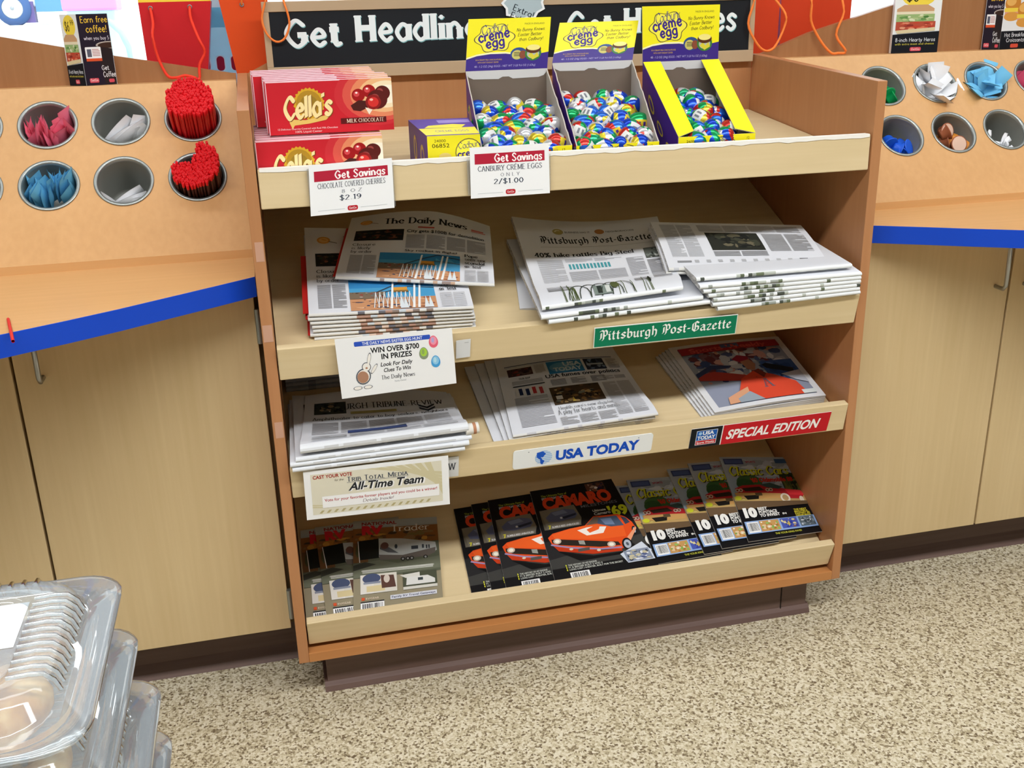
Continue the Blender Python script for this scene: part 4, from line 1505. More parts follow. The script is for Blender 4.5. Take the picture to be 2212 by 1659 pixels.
# ---- local daily, two piles with a picture of a roller coaster
def coaster(A, x, y, w, h, seed=4):
    A.rect(x, y, w, h, '4a9ccc'); A.rect(x, y, w, h * .28, '3486c0')
    A.photo(x, y + h * .62, w, h * .38, 'c8926a', ['d8a47c', '5a4a50', 'e6c0a0', '384a6a', '8a5040'], 46, seed, .14)
    A.photo(x, y + h * .42, w * .42, h * .22, '7a6a58', ['4a4038', '6a7a88', 'a04038', 'c8c0b8'], 26, seed + 1, .16)
    A.line([(x + w * .30, y + h * .46), (x + w * .55, y + h * .2), (x + w * .72, y + h * .05), (x + w, y + h * .16)], 2.2, '3a4450')
    A.line([(x + w * .42, y + h * .44), (x + w * .7, y + h * .28), (x + w, y + h * .34)], 1.6, '4a5058')
    A.rect(x + w * .50, y + h * .30, w * .18, h * .13, 'd89a3c'); A.rect(x + w * .50, y + h * .40, w * .19, h * .06, '8a6a3a')
    for k in range(9):
        a = x + w * (.27 + .05 * k)
        A.line([(a, y + h * .95), (a + w * .035, y + h * .45)], 1.8, 'e4e8ea'); A.line([(a + w * .06, y + h * .95), (a + w * .035, y + h * .5)], 1.2, 'c8d2d8')
    for a in (.50, .76, .82):
        A.poly([(x + w * (a - .05), y + h), (x + w * (a - .02), y + h), (x + w * (a + .035), y + h * .08), (x + w * (a + .015), y + h * .08)], 'eef0f0')
    for a in (.6, .64, .88, .93):
        A.poly([(x + w * (a - .03), y + h), (x + w * (a + .03), y + h), (x + w * a, y + h * .62)], 'dce4ea')


def daily_art():
    A = Art(300, 235)
    A.ell(36, 33, 13, 9, 'd89a44'); A.ell(36, 33, 9, 6, 'e6b870'); A.line([(46, 36), (62, 41)], 1.6, '6a6a6c')
    A.text('The Daily News', 74, 45, 21, '24262c', w=176, style='serifb')
    A.rect(258, 40, 26, 4, 'c84a40'); A.rect(258, 46, 30, 3, 'd06a5c')
    A.photo(18, 66, 100, 40, '20201e', ['3a2e28', '5a3228', '2c3a2c', '604838', '18181a', '7a4a38'], 40, 3, .2)
    A.rect(146, 58, 34, 4, 'c0403a'); A.text('City gets $100B for demolition', 124, 78, 10, '1c1e22', w=160, bold=.015)
    A.cols(124, 86, 162, 46, 4, 4, 2.6, TXTG, 4)
    for i, s in enumerate(('Closure', 'is likely', 'by order')):
        A.text(s, 18, 126 + 13 * i, 9, '34363c', w=(46, 38, 42)[i], style='serif')
    A.cols(18, 160, 52, 66, 2, 3, 2.6, TXTG, 6)
    A.text('Sky rocket in flight?', 124, 144, 6.5, '202226', w=104, bold=.01)
    coaster(A, 76, 150, 158, 84)
    for i, s in enumerate(('Pope', 'sees sex', 'scandal', "as 'test'")):
        A.text(s, 243, 152 + 12 * i, 9, '202226', w=(26, 42, 40, 34)[i], style='serifb')
    A.cols(243, 196, 46, 38, 2, 3, 2.6, TXTG, 9)
    return A


DA = daily_art()
INSERT = mat('red_advert_insert', 'b8201c', .5)


def red_insert(shift, s0, s1, th):
    def ex(t, f):
        b = MB()
        a0, a1 = f(0, s0), f(0, s1)
        d = (f(0.02, s0) - f(0, s0)).normalized()
        n = (f(0, s1) - f(0, s0)).cross(d).normalized()
        P = [a0 - d * shift - n * th * .45, a0 + d * .002 - n * th * .45, a1 + d * .002 - n * th * .45, a1 - d * shift - n * th * .45]
        b.slab(P, .0012, INSERT)
        b.build('red_insert', t)
    return ex


# bottom pile: eight papers lying on the shelf against the lip
for i in range(7):
    o = .0045 + .0075 * i
    j = random.Random(20 + i)
    dx = j.uniform(-.004, .004) - .0008 * i
    last = i == 6
    bump = (lambda u, v: .010 * max(0, (1 - v) - .72) / .28 * (1 - .8 * u)) if last else None
    f = quad_map(SP(2, .100 + dx, .335, o + .003), SP(2, .392 + dx, .300, o + .003), SP(2, .381 + dx, .052, o), SP(2, .086 + dx, .060 + .002 * i, o), bump)
    art = DA if last else None
    if not last:
        art = Art(300, 235); coaster(art, 74, 160, 158, 75, 7)
    paper('newspaper', f, .0062, art, '%s daily paper of the left pile on the upper newspaper shelf' % ('lowest', 'second lowest', 'third from the bottom', 'middle', 'third from the top', 'second from the top', 'top, flat-lying')[i], 'newspaper', 'daily papers piled behind the rabbit card',
          plainfold(30 + i, ['6a6a72', 'b08a78', 'c4ccd2', '8a7a70', 'd8c0b0'], 'dcdcd8', .85, .26, .74), extra=red_insert(.004, .55, 1.0, .006) if i in (1, 5) else (red_insert(.010, .30, .98, .006) if last else None))
# askew paper on top of it, upper edge buckled
f = quad_map(SP(2, .192, .352, .066), SP(2, .462, .300, .062), SP(2, .427, .098, .062), SP(2, .140, .158, .066),
             lambda u, v: .024 * math.sin(math.pi * (u * .9)) * (1 - v) ** 1.5 + .004 * math.sin(math.pi * v) - .03 * max(0, u - .6) * (1 - v))
paper('newspaper', f, .0065, DA, 'daily paper lying askew across the top of the left pile', 'newspaper', 'daily papers piled behind the rabbit card', plainfold(41, ['9a8a84', 'c8a890', 'd0d4d8'], 'dcdcd8', .8, .26, .76), extra=red_insert(.006, .18, .98, .006), nu=18, nv=12, cuts=(12, 8))

# ---- blackletter papers: one spread paper with two under it, then a stack of folded spines to the right
def post_art():
    A = Art(300, 262)
    A.ell(86, 40, 11, 10, 'a89a5c'); A.ell(86, 40, 7, 6, 'd8d2a8'); A.text('BUSINESS HAS IT', 100, 44, 6, '54565c', w=52, bold=.01)
    A.ell(172, 40, 10, 9, 'b07844'); A.text('NEIGHBORHOODS', 185, 44, 6, '54565c', w=58, bold=.01)
    A.text('Pittsburgh Post-Gazette', 44, 80, 22, '1a1c20', w=230, style='black')
    A.rect(40, 92, 238, .8, '9a9a9c')
    A.text('40% hike rattles Big Steel', 22, 124, 13, '24262a', w=206, style='serifb')
    A.cols(22, 134, 52, 100, 1, 3, 2.7, TXTG, 3); A.cols(80, 132, 118, 10, 2, 4, 2.7, TXTG, 5)
    for k in range(12):
        A.rect(84 + 7.4 * k, 148, 4.6, 16, '4a9aa4')
    A.cols(80, 172, 118, 36, 2, 4, 2.7, TXTG, 6); A.cols(206, 140, 36, 90, 1, 3, 2.7, TXTG, 8)
    A.photo(248, 112, 40, 36, '5a5e58', ['9aa098', '2e322e', '78807a', 'c8ccc8'], 24, 8, .3); A.cols(248, 154, 40, 70, 1, 3, 2.7, TXTG, 9)
    sketch(A, 60, 206, 190, 56)
    return A


def sketch(A, x, y, w, h):
    """line drawing of arches and reeds along the fold"""
    r = random.Random(9)
    for k in range(5):
        a = x + w * (.12 + .12 * k)
        pts = [(a + w * .12 * math.cos(t), y + h * .95 - h * .7 * math.sin(t)) for t in [math.pi * i / 10 for i in range(11)]]
        A.line(pts, 2.0, '3a4238')
    A.rect(x + w * .28, y + h * .45, w * .2, h * .45, '7d8a84'); A.rect(x + w * .32, y + h * .5, w * .05, h * .35, '2e3632'); A.rect(x + w * .41, y + h * .5, w * .05, h * .35, 'd0d6d2')
    for k in range(16):
        a = x + r.uniform(-.06, .12) * w if k < 9 else x + r.uniform(.5, .98) * w
        A.line([(a, y + h), (a + r.uniform(-6, 6), y + h * r.uniform(.1, .6))], 1.4, '4c5a2c')
    A.ell(x + w * .52, y + h * .5, 9, 12, '58623c', 9); A.ell(x + w * .92, y + h * .4, 3, 14, '2a2e26', 8)


PA = post_art()


def sketchfold(seed):
    r = random.Random(seed)
    pal = [ink(c) for c in ('6a745c', '9aa09a', '4a5048', 'b4bab2', '5c6650')]
    w_ = ink('e4e8ea')
    tab = {}

    def g(u, k):
        q = round(u * 60)
        if q not in tab:
            base = .75 if .20 < u < .50 else (.15 if u < .20 else .06)
            tab[q] = pal[2] if .755 < u < .772 else (r.choice(pal) if r.random() < base else w_)
        return tab[q] if k in (1, 2, 3, 4) else w_
    return g


for i in range(3):
    o = .010 + .0095 * i
    last = i == 2
    s0 = (.046, .052, .060)[i]
    xo = (.036, .028, 0)[i]
    if last:
        f = quad_map(SP(2, .515, .330, o + .016), SP(2, .815, .285, o + .02), Vector((.760, -.010, .7800)), Vector((.490, -.012, .7660)),
                     lambda u, v: .012 * (2 * u - 1) ** 2 * (1 - v) + .010 * math.exp(-((v - .93) / .1) ** 2))
    else:
        f = quad_map(SP(2, .492 + xo * .3, .285 + .02 * i, o), SP(2, .815 + xo, .28, o), Vector((.812 - .014 * i, -.016, .7560 + .0095 * i)), Vector((.500 - .014 * i, -.020, .7475 + .0095 * i)))
    paper('newspaper', f, .0085, PA if last else None, ('lowest of the three blackletter papers above the green sign', 'middle of the three blackletter papers above the green sign', 'spread out paper showing its blackletter nameplate, over two folded ones')[i], 'newspaper', 'blackletter papers left of the tall stack',
          sketchfold(50 + i), nu=20, nv=12, cuts=(8, 10))
# loose inner pages under the left side
f = quad_map(SP(2, .512, .318, .008), SP(2, .60, .32, .012), SP(2, .58, .075, .012), SP(2, .478, .092, .003))
paper('newspaper_section', f, .006, None, 'loose white newspaper section poking out left of the spread blackletter paper', 'newspaper', None, None)

back = Art(300, 190)
back.cols(14, 14, 60, 140, 2, 3, 2.6, 'a0a2a6', 3)
back.photo(94, 52, 102, 78, '2a2c26', ['3e4034', '54503e', '1c1e1c', '6a6450'], 34, 5, .3)
back.cols(86, 14, 200, 34, 4, 4, 2.6, 'acaeb2', 8); back.cols(204, 56, 84, 80, 2, 4, 2.6, 'acaeb2', 6); back.cols(94, 134, 102, 20, 2, 3, 2.6, 'a0a2a6', 7)
for k in range(9):
    back.rect(52 + 22 * k, 166, 8, 9, 'b0b2b6')
back.rect(20, 168, 26, 6, '8a8c90'); back.rect(250, 166, 16, 7, '6a6c70')

NST = 7
for i in range(NST):
    o = .006 + .0085 * i
    j = random.Random(70 + i)
    dx = j.uniform(-.006, .006)
    last = i == NST - 1
    tl, tr = SP(2, .815 - .006 * i + dx, .285 - .008 * i, o), SP(2, 1.108 - .004 * i, .265 - .008 * i, o)
    br = Vector((1.1235 - .006 * j.random(), -.017, .7480 + .0072 * i))
    bl = Vector((.826 - .0068 * i + j.uniform(-.004, .004), -.020, .7420 + .0090 * i))
    if last:
        br, bl = Vector((1.103, -.010, .8000)), Vector((.784, -.012, .8000))
    f = quad_map(tl, tr, br, bl, (lambda u, v: .004 * math.sin(math.pi * v)) if not last else None)
    paper('newspaper', f, .0082, None, 'folded blackletter paper %s of the tall stack against the right panel' % ('at the very bottom', 'second from the bottom', 'third from the bottom', 'in the middle', 'third from the top', 'second from the top', 'at the very top')[i], 'newspaper', 'blackletter papers in the tall stack',
          sketchfold(80 + i), nu=20, nv=8)
# two papers turned back side up lying further up the stack
for i in range(2):
    o = .085 + .008 * i
    dx = .004 * i
    f = quad_map(SP(2, .766 + dx, .214 + .004 * i, o), SP(2, 1.071 + dx, .166, o), SP(2, 1.069, .029, o), SP(2, .748 + .004 * i, .059, o),
                 lambda u, v: .006 * math.sin(math.pi * v) * (1 - .4 * u))
    paper('newspaper', f, .007, back if i else None, ('upper' if i else 'lower') + ' of two papers lying back side up on the tall stack', 'newspaper', 'papers lying back side up on the tall stack', plainfold(90 + i, ['c4c6ca']), nu=16, nv=10, cuts=(6, 8))
# splayed corners of pages between the two heaps
for i in range(3):
    f = quad_map(SP(2, .812 - .003 * i, .262 - .012 * i, .024 + .012 * i), SP(2, .87, .23, .034 + .014 * i), SP(2, .87, .12, .040 + .014 * i), SP(2, .808 - .004 * i, .108 - .010 * i, .022 + .009 * i),
                 lambda u, v: -.008 * (1 - u) * v)
    paper('newspaper_section', f, .002, None, ('lowest', 'middle', 'topmost')[i] + ' splayed page corner hanging from the left of the tall stack', 'newspaper', 'splayed pages left of the tall stack', None, top=mat('shaded_newsprint', 'd2d4da', .8))

# ---- thick papers on the lower shelf
def trib_art():
    A = Art(300, 200)
    A.photo(20, 34, 64, 40, '3a3e38', ['23262a', '64685c', '8a7a60', '101214', 'b8b4a4'], 34, 5, .3)
    A.text('PITTSBURGH TRIBUNE-REVIEW', 20, 60, 18, '22242a', w=262, style='serif'); A.photo(26, 40, 54, 34, '3a3e38', ['23262a', '64685c', '8a7a60', '101214'], 20, 6, .3)
    A.rect(92, 70, 92, 9, 'a89c60')
    for k in range(2):
        A.poly([(230, 58 + 12 * k), (246, 70 + 12 * k), (262, 58 + 12 * k), (262, 65 + 12 * k), (246, 78 + 12 * k), (230, 65 + 12 * k)], '2c323c')
    A.text('Amphitheater to cater to boy-seekers, neighbors', 18, 98, 11, '26282e', w=266, style='serif')
    A.cols(18, 108, 264, 50, 5, 5, 2.7, TXTG, 4)
    A.rect(84, 148, 110, 18, '3c4a78'); A.poly([(130, 150), (194, 144), (194, 150), (130, 156)], '26303a')
    A.cols(20, 170, 264, 28, 4, 5, 2.7, 'a4a6aa', 8)
    return A


TA = trib_art()


def tribfold(seed):
    w_, s_ = ink('dfe3e8'), ink('c6c8ca')
    return lambda u, k: (s_ if (round(u * 40) % 9 and k in (2, 4) and .12 < u < .9) else w_)


for i in range(3):
    o = .006 + .010 * i
    f = quad_map(SP(3, (.030, .034, .040)[i], .232, o), SP(3, (.352, .356, .350)[i], .185, o), Vector(((.338, .346, .352)[i], (-.018, -.020, -.014)[i], (.5215, .5320, .5400)[i])), Vector(((.0265, .0235, .034)[i], -.020, (.5195, .5295, .5380)[i])))
    paper('newspaper', f, .0092, TA if i == 2 else None, ('lowest', 'second lowest', 'second highest')[i] + ' thick paper of the pile on the lower newspaper shelf', 'newspaper', 'thick papers above the voting card', tribfold(i), nu=16, nv=8)
f = quad_map(SP(3, .0655, .222, .030), SP(3, .342, .185, .030), Vector((.346, -.012, .5600)), Vector((.044, -.018, .5560)),
             lambda u, v: .010 * math.sin(math.pi * u) * (1 - v) - .014 * math.sin(math.pi * v) * (.4 + .6 * math.sin(math.pi * u)) + .006 * math.exp(-((v - .95) / .10) ** 2))
paper('newspaper', f, .017, TA, 'top thick paper with its thick rolled fold hanging over the shelf lip', 'newspaper', 'thick papers above the voting card', tribfold(9), nu=18, nv=12, cuts=(8, 10))
# rubber banded roll end at the right of the fold
b = MB()
ra, rb = Vector((.342, -.010, .5495)), Vector((.3665, -.009, .5505))
b.tube([ra, ra.lerp(rb, .5), rb], [.0105, .0105, .0105], 16, ink('e6e4de'))
b.tube([ra.lerp(rb, .55), ra.lerp(rb, .78)], .0109, 16, ink('b98464'))
tag(b.build('rolled_newspaper'), 'end of a rolled newspaper with a brown band, right of the thick papers', 'newspaper')
# dark bundle standing at the back of that shelf
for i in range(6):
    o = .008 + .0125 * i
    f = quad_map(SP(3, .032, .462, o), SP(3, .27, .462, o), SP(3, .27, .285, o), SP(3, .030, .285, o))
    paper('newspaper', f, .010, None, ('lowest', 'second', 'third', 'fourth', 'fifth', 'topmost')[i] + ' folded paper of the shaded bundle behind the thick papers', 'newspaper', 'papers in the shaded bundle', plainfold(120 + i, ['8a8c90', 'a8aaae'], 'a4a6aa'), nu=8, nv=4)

# ---- national papers, middle of the lower shelf
def nation_art():
    A = Art(300, 262)
    A.rect(18, 40, 262, 3, '5a6a8c'); A.rect(18, 46, 262, 1, '9aa4b4')
    A.photo(22, 52, 58, 26, '4a3234', ['2a2226', '8c3c34', '64504c'], 22, 4, .3); A.cols(86, 50, 24, 28, 1, 3, 2.6, TXTG, 3)
    A.rect(116, 46, 84, 42, '2f7cb4')
    A.ell(150, 68, 30, 16, '5f9cc8'); A.text('USA', 176, 65, 14, 'c8dcea', w=44, bold=.04, al='c'); A.text('TODAY', 162, 81, 13, 'c8dcea', w=68, bold=.04, al='c')
    A.photo(206, 46, 48, 40, '2c3448', ['40506e', '1c2230', '7a90b0'], 20, 6, .35); A.rect(210, 64, 40, 5, 'a8b8cc')
    A.cols(260, 50, 26, 36, 1, 3, 2.6, TXTG, 5)
    A.text('OUR GOP', 44, 92, 6, '30323a', w=26, bold=.02); A.cols(26, 96, 70, 12, 1, 3, 2.6, TXTG, 6)
    A.text('USA fumes over politics', 104, 101, 12, '1c1e26', w=176, bold=.02)
    for k in range(3):
        A.cols(112 + 46 * k, 108, 34, 20, 1, 3, 2.6, '7c7c80', 7 + k)
    A.cols(232, 112, 52, 14, 2, 3, 2.6, TXTG, 17)
    A.rect(26, 112, 72, 3.2, '24262c'); A.rect(28, 118, 68, 28, 'd4d6da')
    for k, c in enumerate(('1e2c54', '1e2c54', 'b4383c', 'a83c40')):
        A.rect(36 + 15 * k, 122 + 3 * (k % 2), 8, 22, c)
    A.cols(22, 152, 72, 96, 1, 3, 4, 'a4a4a8', 9)
    A.photo(102, 134, 112, 58, '4a3a28', ['231d18', '8a6a40', '6a4c30', 'b49868', '34302a', '7c8070'], 60, 12, .18)
    A.rect(110, 164, 14, 12, 'e0e0dc'); A.poly([(146, 172), (150, 188), (142, 188)], 'e4c85c')
    A.text("Health care's new chapter", 106, 210, 10, '3a3c42', w=118, style='thin'); A.text('A play for hearts and minds', 102, 226, 14, '34363c', w=130, style='thin')
    A.cols(222, 136, 64, 116, 2, 4, 2.7, TXTG, 14); A.cols(102, 234, 116, 24, 3, 4, 2.7, TXTG, 15)
    return A


NA = nation_art()
for i in range(4):
    o = .005 + .0065 * i
    xo = (-.062, -.040, -.020, 0)[i]
    last = i == 3
    f = quad_map(SP(3, .463 + xo, .292 - .002 * i, o + .004), SP(3, .725 + xo * .3, .285, o + .004), SP(3, .744 + xo * .2, .055 - .003 * i, o), SP(3, .444 + xo * (.4 if i else .55), .034, o),
                 (lambda u, v: .010 * math.sin(math.pi * u) * (1 - v) + .006 * math.exp(-((v - .9) / .15) ** 2) * u) if last else (lambda u, v: .003 * math.sin(math.pi * u)))
    paper('newspaper', f, .0058, NA if last else None, ('lowest', 'second', 'third', 'top')[i] + ' national paper of the fan behind the white and blue sign', 'newspaper', 'national papers behind the blue lettered sign', plainfold(140 + i, ['c4c4c8']), nu=16, nv=12, cuts=(8, 8))


# ---- sports weekly tabloids
def sports_art():
    A = Art(278, 240)
    A.rect(16, 14, 246, 214, '8d94a8')
    A.photo(16, 30, 246, 130, '99a2b4', ['7a5a60', 'b9bec8', '54608a', 'c49890', 'd8dce2', '6a3a40', '40507a'], 120, 21, .2)
    A.rect(16, 14, 246, 26, 'a43038'); A.text('Sports Weekly', 40, 35, 16, 'd05a54', w=190, bold=.03); A.rect(118, 16, 44, 14, '54608a')
    A.photo(180, 96, 82, 70, '3c5a94', ['26406e', '5a7ab4', '2c4c84'], 26, 23, .4)
    A.poly([(16, 118), (60, 112), (120, 136), (150, 150), (140, 162), (84, 152), (16, 136)], 'b04038'); A.poly([(16, 112), (64, 88), (110, 100), (100, 108), (60, 104), (16, 126)], '3a4468')
    A.poly([(120, 78), (140, 64), (160, 72), (162, 92), (140, 98)], '94283a'); A.poly([(136, 90), (160, 84), (168, 104), (156, 126), (140, 120)], 'a87860')
    A.poly([(110, 150), (150, 128), (190, 148), (232, 180), (240, 228), (110, 228), (86, 190)], 'd84a30')
    A.poly([(150, 128), (166, 122), (176, 142), (164, 156)], '7c3428'); A.poly([(86, 190), (110, 180), (104, 206), (74, 226), (44, 228), (50, 206)], 'd8a07c')
    A.text('A', 152, 190, 30, '5a5c6a', w=24, style='serifb'); A.text('A', 154, 188, 24, 'b03428', w=16, style='serif')
    A.poly([(180, 110), (192, 104), (250, 132), (244, 150), (186, 124)], '20242c'); A.poly([(70, 214), (108, 196), (130, 228), (70, 228)], '98a4b0')
    A.poly([(210, 150), (262, 140), (262, 190), (236, 176)], 'b4b8c4'); A.rect(228, 214, 34, 14, 'd4dcdc')
    return A


SA = sports_art()
for i in range(5):
    o = .004 + .0048 * i
    xo = -.0065 * (4 - i)
    last = i == 4
    f = quad_map(SP(3, .846 + xo, .262, o + .003), SP(3, 1.108, .264, o + .003), SP(3, 1.114, .046, o), SP(3, .861 + xo * .7, .032, o), (lambda u, v: .004 * math.sin(math.pi * u)) if last else None)
    paper('sports_tabloid', f, .0044, SA if last else None, ('lowest', 'second lowest', 'middle', 'second highest', 'top')[i] + ' sports tabloid of the stack by the right panel', 'newspaper', 'sports tabloids by the right panel', None, nu=10, nv=8, top=ink('dcdee2'))


# ---- magazines on the bottom shelf
def mag_quad(tl, tr, br, bl, lean=0.0):
    return quad_map(SP(4, *tl), SP(4, *tr), SP(4, *br), SP(4, *bl), (lambda u, v: lean * math.sin(math.pi * u)) if lean else None)


def magazine(name, f, art, label, group, cuts=(1, 6)):
    t = thing(name, tuple(f(.5, 1)), label, 'magazine', group)
    b = MB()
    sheet(b, f, 4, 8, .0028, ink('d8d8d4'), PAGES, False)
    put_art(b, art, f, cuts=cuts)
    b.build('cover_and_pages', t)
    return t


def rv_art():
    A = Art(175, 232, True)
    A.rect(0, 0, 175, 232, '948b72'); A.rect(0, 0, 175, 34, 'a0a4a0')
    A.photo(0, 20, 175, 64, '8a5a2c', ['a8702e', '6a4a2c', 'c08a3c', '4a3a2a', '7c6a3c', '8a6a44'], 60, 3, .22)
    A.rect(0, 0, 175, 16, 'a4a8a6')
    A.rect(0, 66, 175, 80, '5e6250'); A.photo(0, 58, 30, 50, '6a4a2c', ['4a4a30', '8a5c2c', '54462c'], 16, 5, .6)
    A.text('NATIONAL', 18, 13, 8, '8c2420', w=72, bold=.03)
    A.text('RV', 18, 37, 22, 'c8242c', w=44, bold=.06); A.text('Trader', 78, 34, 17, 'd8d2c4', w=80, style='serif')
    A.poly([(8, 54), (52, 50), (52, 100), (12, 102)], '121614'); A.line([(10, 54), (13, 108)], 1.6, 'e0e0dc')
    A.poly([(52, 50), (100, 54), (168, 70), (170, 92), (150, 104), (100, 104), (52, 98)], 'b4b8b6'); A.poly([(52, 92), (100, 98), (168, 84), (166, 98), (150, 106), (100, 108), (54, 106)], '6a625c')
    A.poly([(56, 66), (74, 76), (92, 92), (70, 88), (54, 78)], '5a5c60'); A.ell(64, 70, 8, 9, '6a4a44'); A.ell(87, 74, 3, 6, '3a4044')
    A.rect(118, 76, 14, 9, '3a4048'); A.rect(140, 74, 4, 10, '3a4048'); A.rect(148, 76, 3, 10, '3a4048'); A.rect(153, 76, 3, 10, '3a4048')
    for x in (100, 110, 118, 146):
        A.ell(x, 108, 4.6, 5.2, '2a2a2a'); A.ell(x, 108, 2.2, 2.6, 'a8aaa8')
    A.poly([(0, 112), (52, 106), (90, 118), (175, 108), (175, 140), (0, 146)], '6c705e'); A.poly([(0, 114), (24, 108), (46, 116), (0, 128)], '3e4038')
    A.rect(16, 128, 146, 3.4, 'a8aaa0'); A.cols(18, 128, 142, 8, 1, 3, 3, 'd8d8d0', 3)
    A.rect(14, 140, 72, 46, 'd8d4c8'); A.rect(14, 140, 26, 46, 'e0dcd4'); A.ell(36, 150, 18, 12, '4a5472'); A.rect(20, 158, 34, 5, '8a90a0'); A.rect(26, 168, 36, 14, 'd8c89a'); A.poly([(54, 144), (80, 146), (84, 176), (56, 176)], '5c4038'); A.ell(66, 154, 6, 10, 'd0c4b8')
    A.rect(98, 144, 68, 40, '4c5040'); A.poly([(92, 150), (132, 146), (132, 156), (104, 158)], 'd8d6ce'); A.poly([(106, 156), (148, 156), (162, 166), (162, 176), (104, 176)], 'dcdcd8'); A.rect(128, 160, 10, 7, '3c4448'); A.rect(98, 180, 68, 7, 'd4d2c8')
    A.rect(16, 194, 6, 7, 'd85a34'); A.text('RV/GEAR', 24, 200, 5, 'd8c8b0', w=26, bold=.02)
    A.rect(72, 196, 92, 10, 'd4d6de'); A.text('Family RV Travel Getaways', 75, 203, 5, '3a4464', w=86, bold=.02)
    A.rect(14, 204, 46, 3, '2a2a2c'); A.barcode(14, 207, 46, 22, 5)
    return A


RA = rv_art()
for i, (x, dxt) in enumerate(((.021, .007), (.061, -.003), (.112, .026))):
    o = .003 + .0038 * i
    w_ = .178
    f = mag_quad((x + dxt, .243, o + .003), (x + dxt + w_ - .002, .226 if i == 2 else .243, o + .003), (x + w_, .012, o), (x, .014, o), .0)
    magazine('magazine', f, RA, ('leftmost camper magazine against the left panel', 'middle camper magazine of the overlapping three', 'fully visible camper magazine, front of the overlapping three')[i], 'camper magazines on the bottom shelf')


def muscle_art():
    A = Art(205, 262, True)
    A.rect(0, 0, 205, 262, '0e0e12'); A.poly([(0, 150), (205, 130), (205, 225), (0, 225)], '3c3c3a'); A.poly([(0, 150), (205, 130), (205, 168), (0, 200)], '242426')
    A.photo(134, 4, 46, 26, '5a3c34', ['2a1e4a', 'a89080', '7c4c34', 'dcdcdc', '1c1c24'], 22, 4, .35)
    A.text('The Ultimate Fans of', 22, 24, 6, '9aa83c', w=62, bold=.02); A.text('PERFORMANCE', 22, 33, 7, 'b4b4b4', w=56, bold=.03)
    A.text('CAMARO', 20, 60, 33, 'd84420', w=164, bold=.06); A.text('MILESTONES', 104, 71, 8, '6c707c', w=86, bold=.01)
    A.rect(8, 62, 82, 56, '6a6456'); A.poly([(8, 62), (90, 58), (96, 98), (90, 114), (16, 118)], '7a7468')
    A.poly([(18, 84), (34, 70), (66, 66), (86, 72), (90, 86), (82, 96), (44, 100), (22, 96)], '5c6484'); A.poly([(34, 72), (62, 68), (70, 78), (40, 82)], '7a84a4'); A.poly([(54, 88), (88, 82), (86, 88), (58, 94)], '2a3048'); A.ell(52, 90, 3, 3, 'd8dce8', 8)
    A.text('7', 18, 116, 10, 'e4dc30', w=6, bold=.05); A.text('BUMBLE-BEES UNBUCKLED', 26, 115, 5.5, 'e4e4e4', w=60, bold=.02)
    A.text('Ultimate', 126, 88, 6.5, 'd4dad4', w=30, bold=.03); A.text('Camaro', 126, 98, 8, 'c8d0d4', w=38, bold=.03); A.text("'69", 160, 106, 27, 'd4e22c', w=44, bold=.05)
    # orange coupe, three quarter front
    A.poly([(96, 122), (122, 100), (176, 104), (190, 116), (198, 132), (200, 150), (178, 178), (172, 196), (150, 200), (90, 190), (40, 176), (14, 158), (10, 140), (22, 130), (60, 124)], 'e4501c')
    A.poly([(98, 122), (122, 102), (134, 104), (124, 122)], '6a5c50'); A.poly([(124, 122), (132, 106), (172, 108), (178, 138), (150, 136)], '46566e'); A.poly([(134, 110), (158, 112), (160, 132), (140, 128)], '6c80a0')
    A.poly([(180, 112), (190, 118), (194, 132), (182, 136)], '3a4254'); A.poly([(60, 124), (96, 122), (124, 124), (150, 137), (176, 139), (172, 168), (120, 166), (24, 146), (20, 134)], 'ee6024')
    A.poly([(76, 132), (98, 128), (112, 128), (96, 134), (100, 144), (122, 138), (126, 131), (140, 134), (128, 150), (92, 150)], 'f4ece4')
    A.poly([(16, 146), (30, 148), (150, 180), (152, 190), (110, 186), (30, 164), (16, 156)], '2a241e'); A.poly([(70, 160), (82, 162), (82, 174), (70, 170)], '9a9c94')
    for x, y in ((27, 153), (134, 184)):
        A.ell(x, y, 8.5, 7.5, 'c8b8a8'); A.ell(x, y, 5, 4.6, 'f0ecdc')
    A.line([(12, 160), (50, 176), (110, 192), (152, 196)], 4, '9a8ab4'); A.poly([(16, 164), (60, 182), (110, 196), (150, 200), (150, 206), (90, 202), (24, 180)], 'c03a18')
    A.rect(62, 182, 24, 8, '54504c', 0, 2); A.ell(50, 180, 4, 3, 'd8ccb4'); A.ell(104, 194, 4, 3.4, 'd8ccb4')
    A.poly([(24, 182), (90, 206), (156, 208), (180, 190), (176, 214), (60, 214)], '0a0a0c')
    A.ell(166, 190, 11, 17, '14161a', 18, 14); A.ell(166, 190, 7.5, 12, 'b4bcc8', 16, 14); A.ell(166, 190, 3, 5, '545c68', 10); A.ell(194, 156, 5, 12, '14161a', 12, 10); A.ell(194, 156, 3, 8, 'a4acb8', 10, 10)
    A.poly([(172, 172), (200, 146), (200, 152), (176, 182)], 'f0a078')
    for i, s in enumerate(('THE HISTORY OF 427 ENGINE', 'F1 & BERGER BUILT 3 AND 4', 'LONG LOST / 4-SEATER, BUILT FOR THE SECRET')):
        A.rect(28, 219 + 6 * i, 2, 4.4, 'd8d83c'); A.text(s, 33, 223.5 + 6 * i, 4.4, 'c8ccc4', w=(58, 68, 108)[i], bold=.02)
    A.poly([(142, 214), (196, 190), (205, 214), (205, 240), (150, 240)], 'd4dce8'); A.photo(150, 208, 52, 30, '8a94a8', ['c8c0a0', '3a3e4a', '54608a', 'e0e4ec'], 30, 7, .3)
    A.barcode(32, 241, 38, 22, 3)
    return A


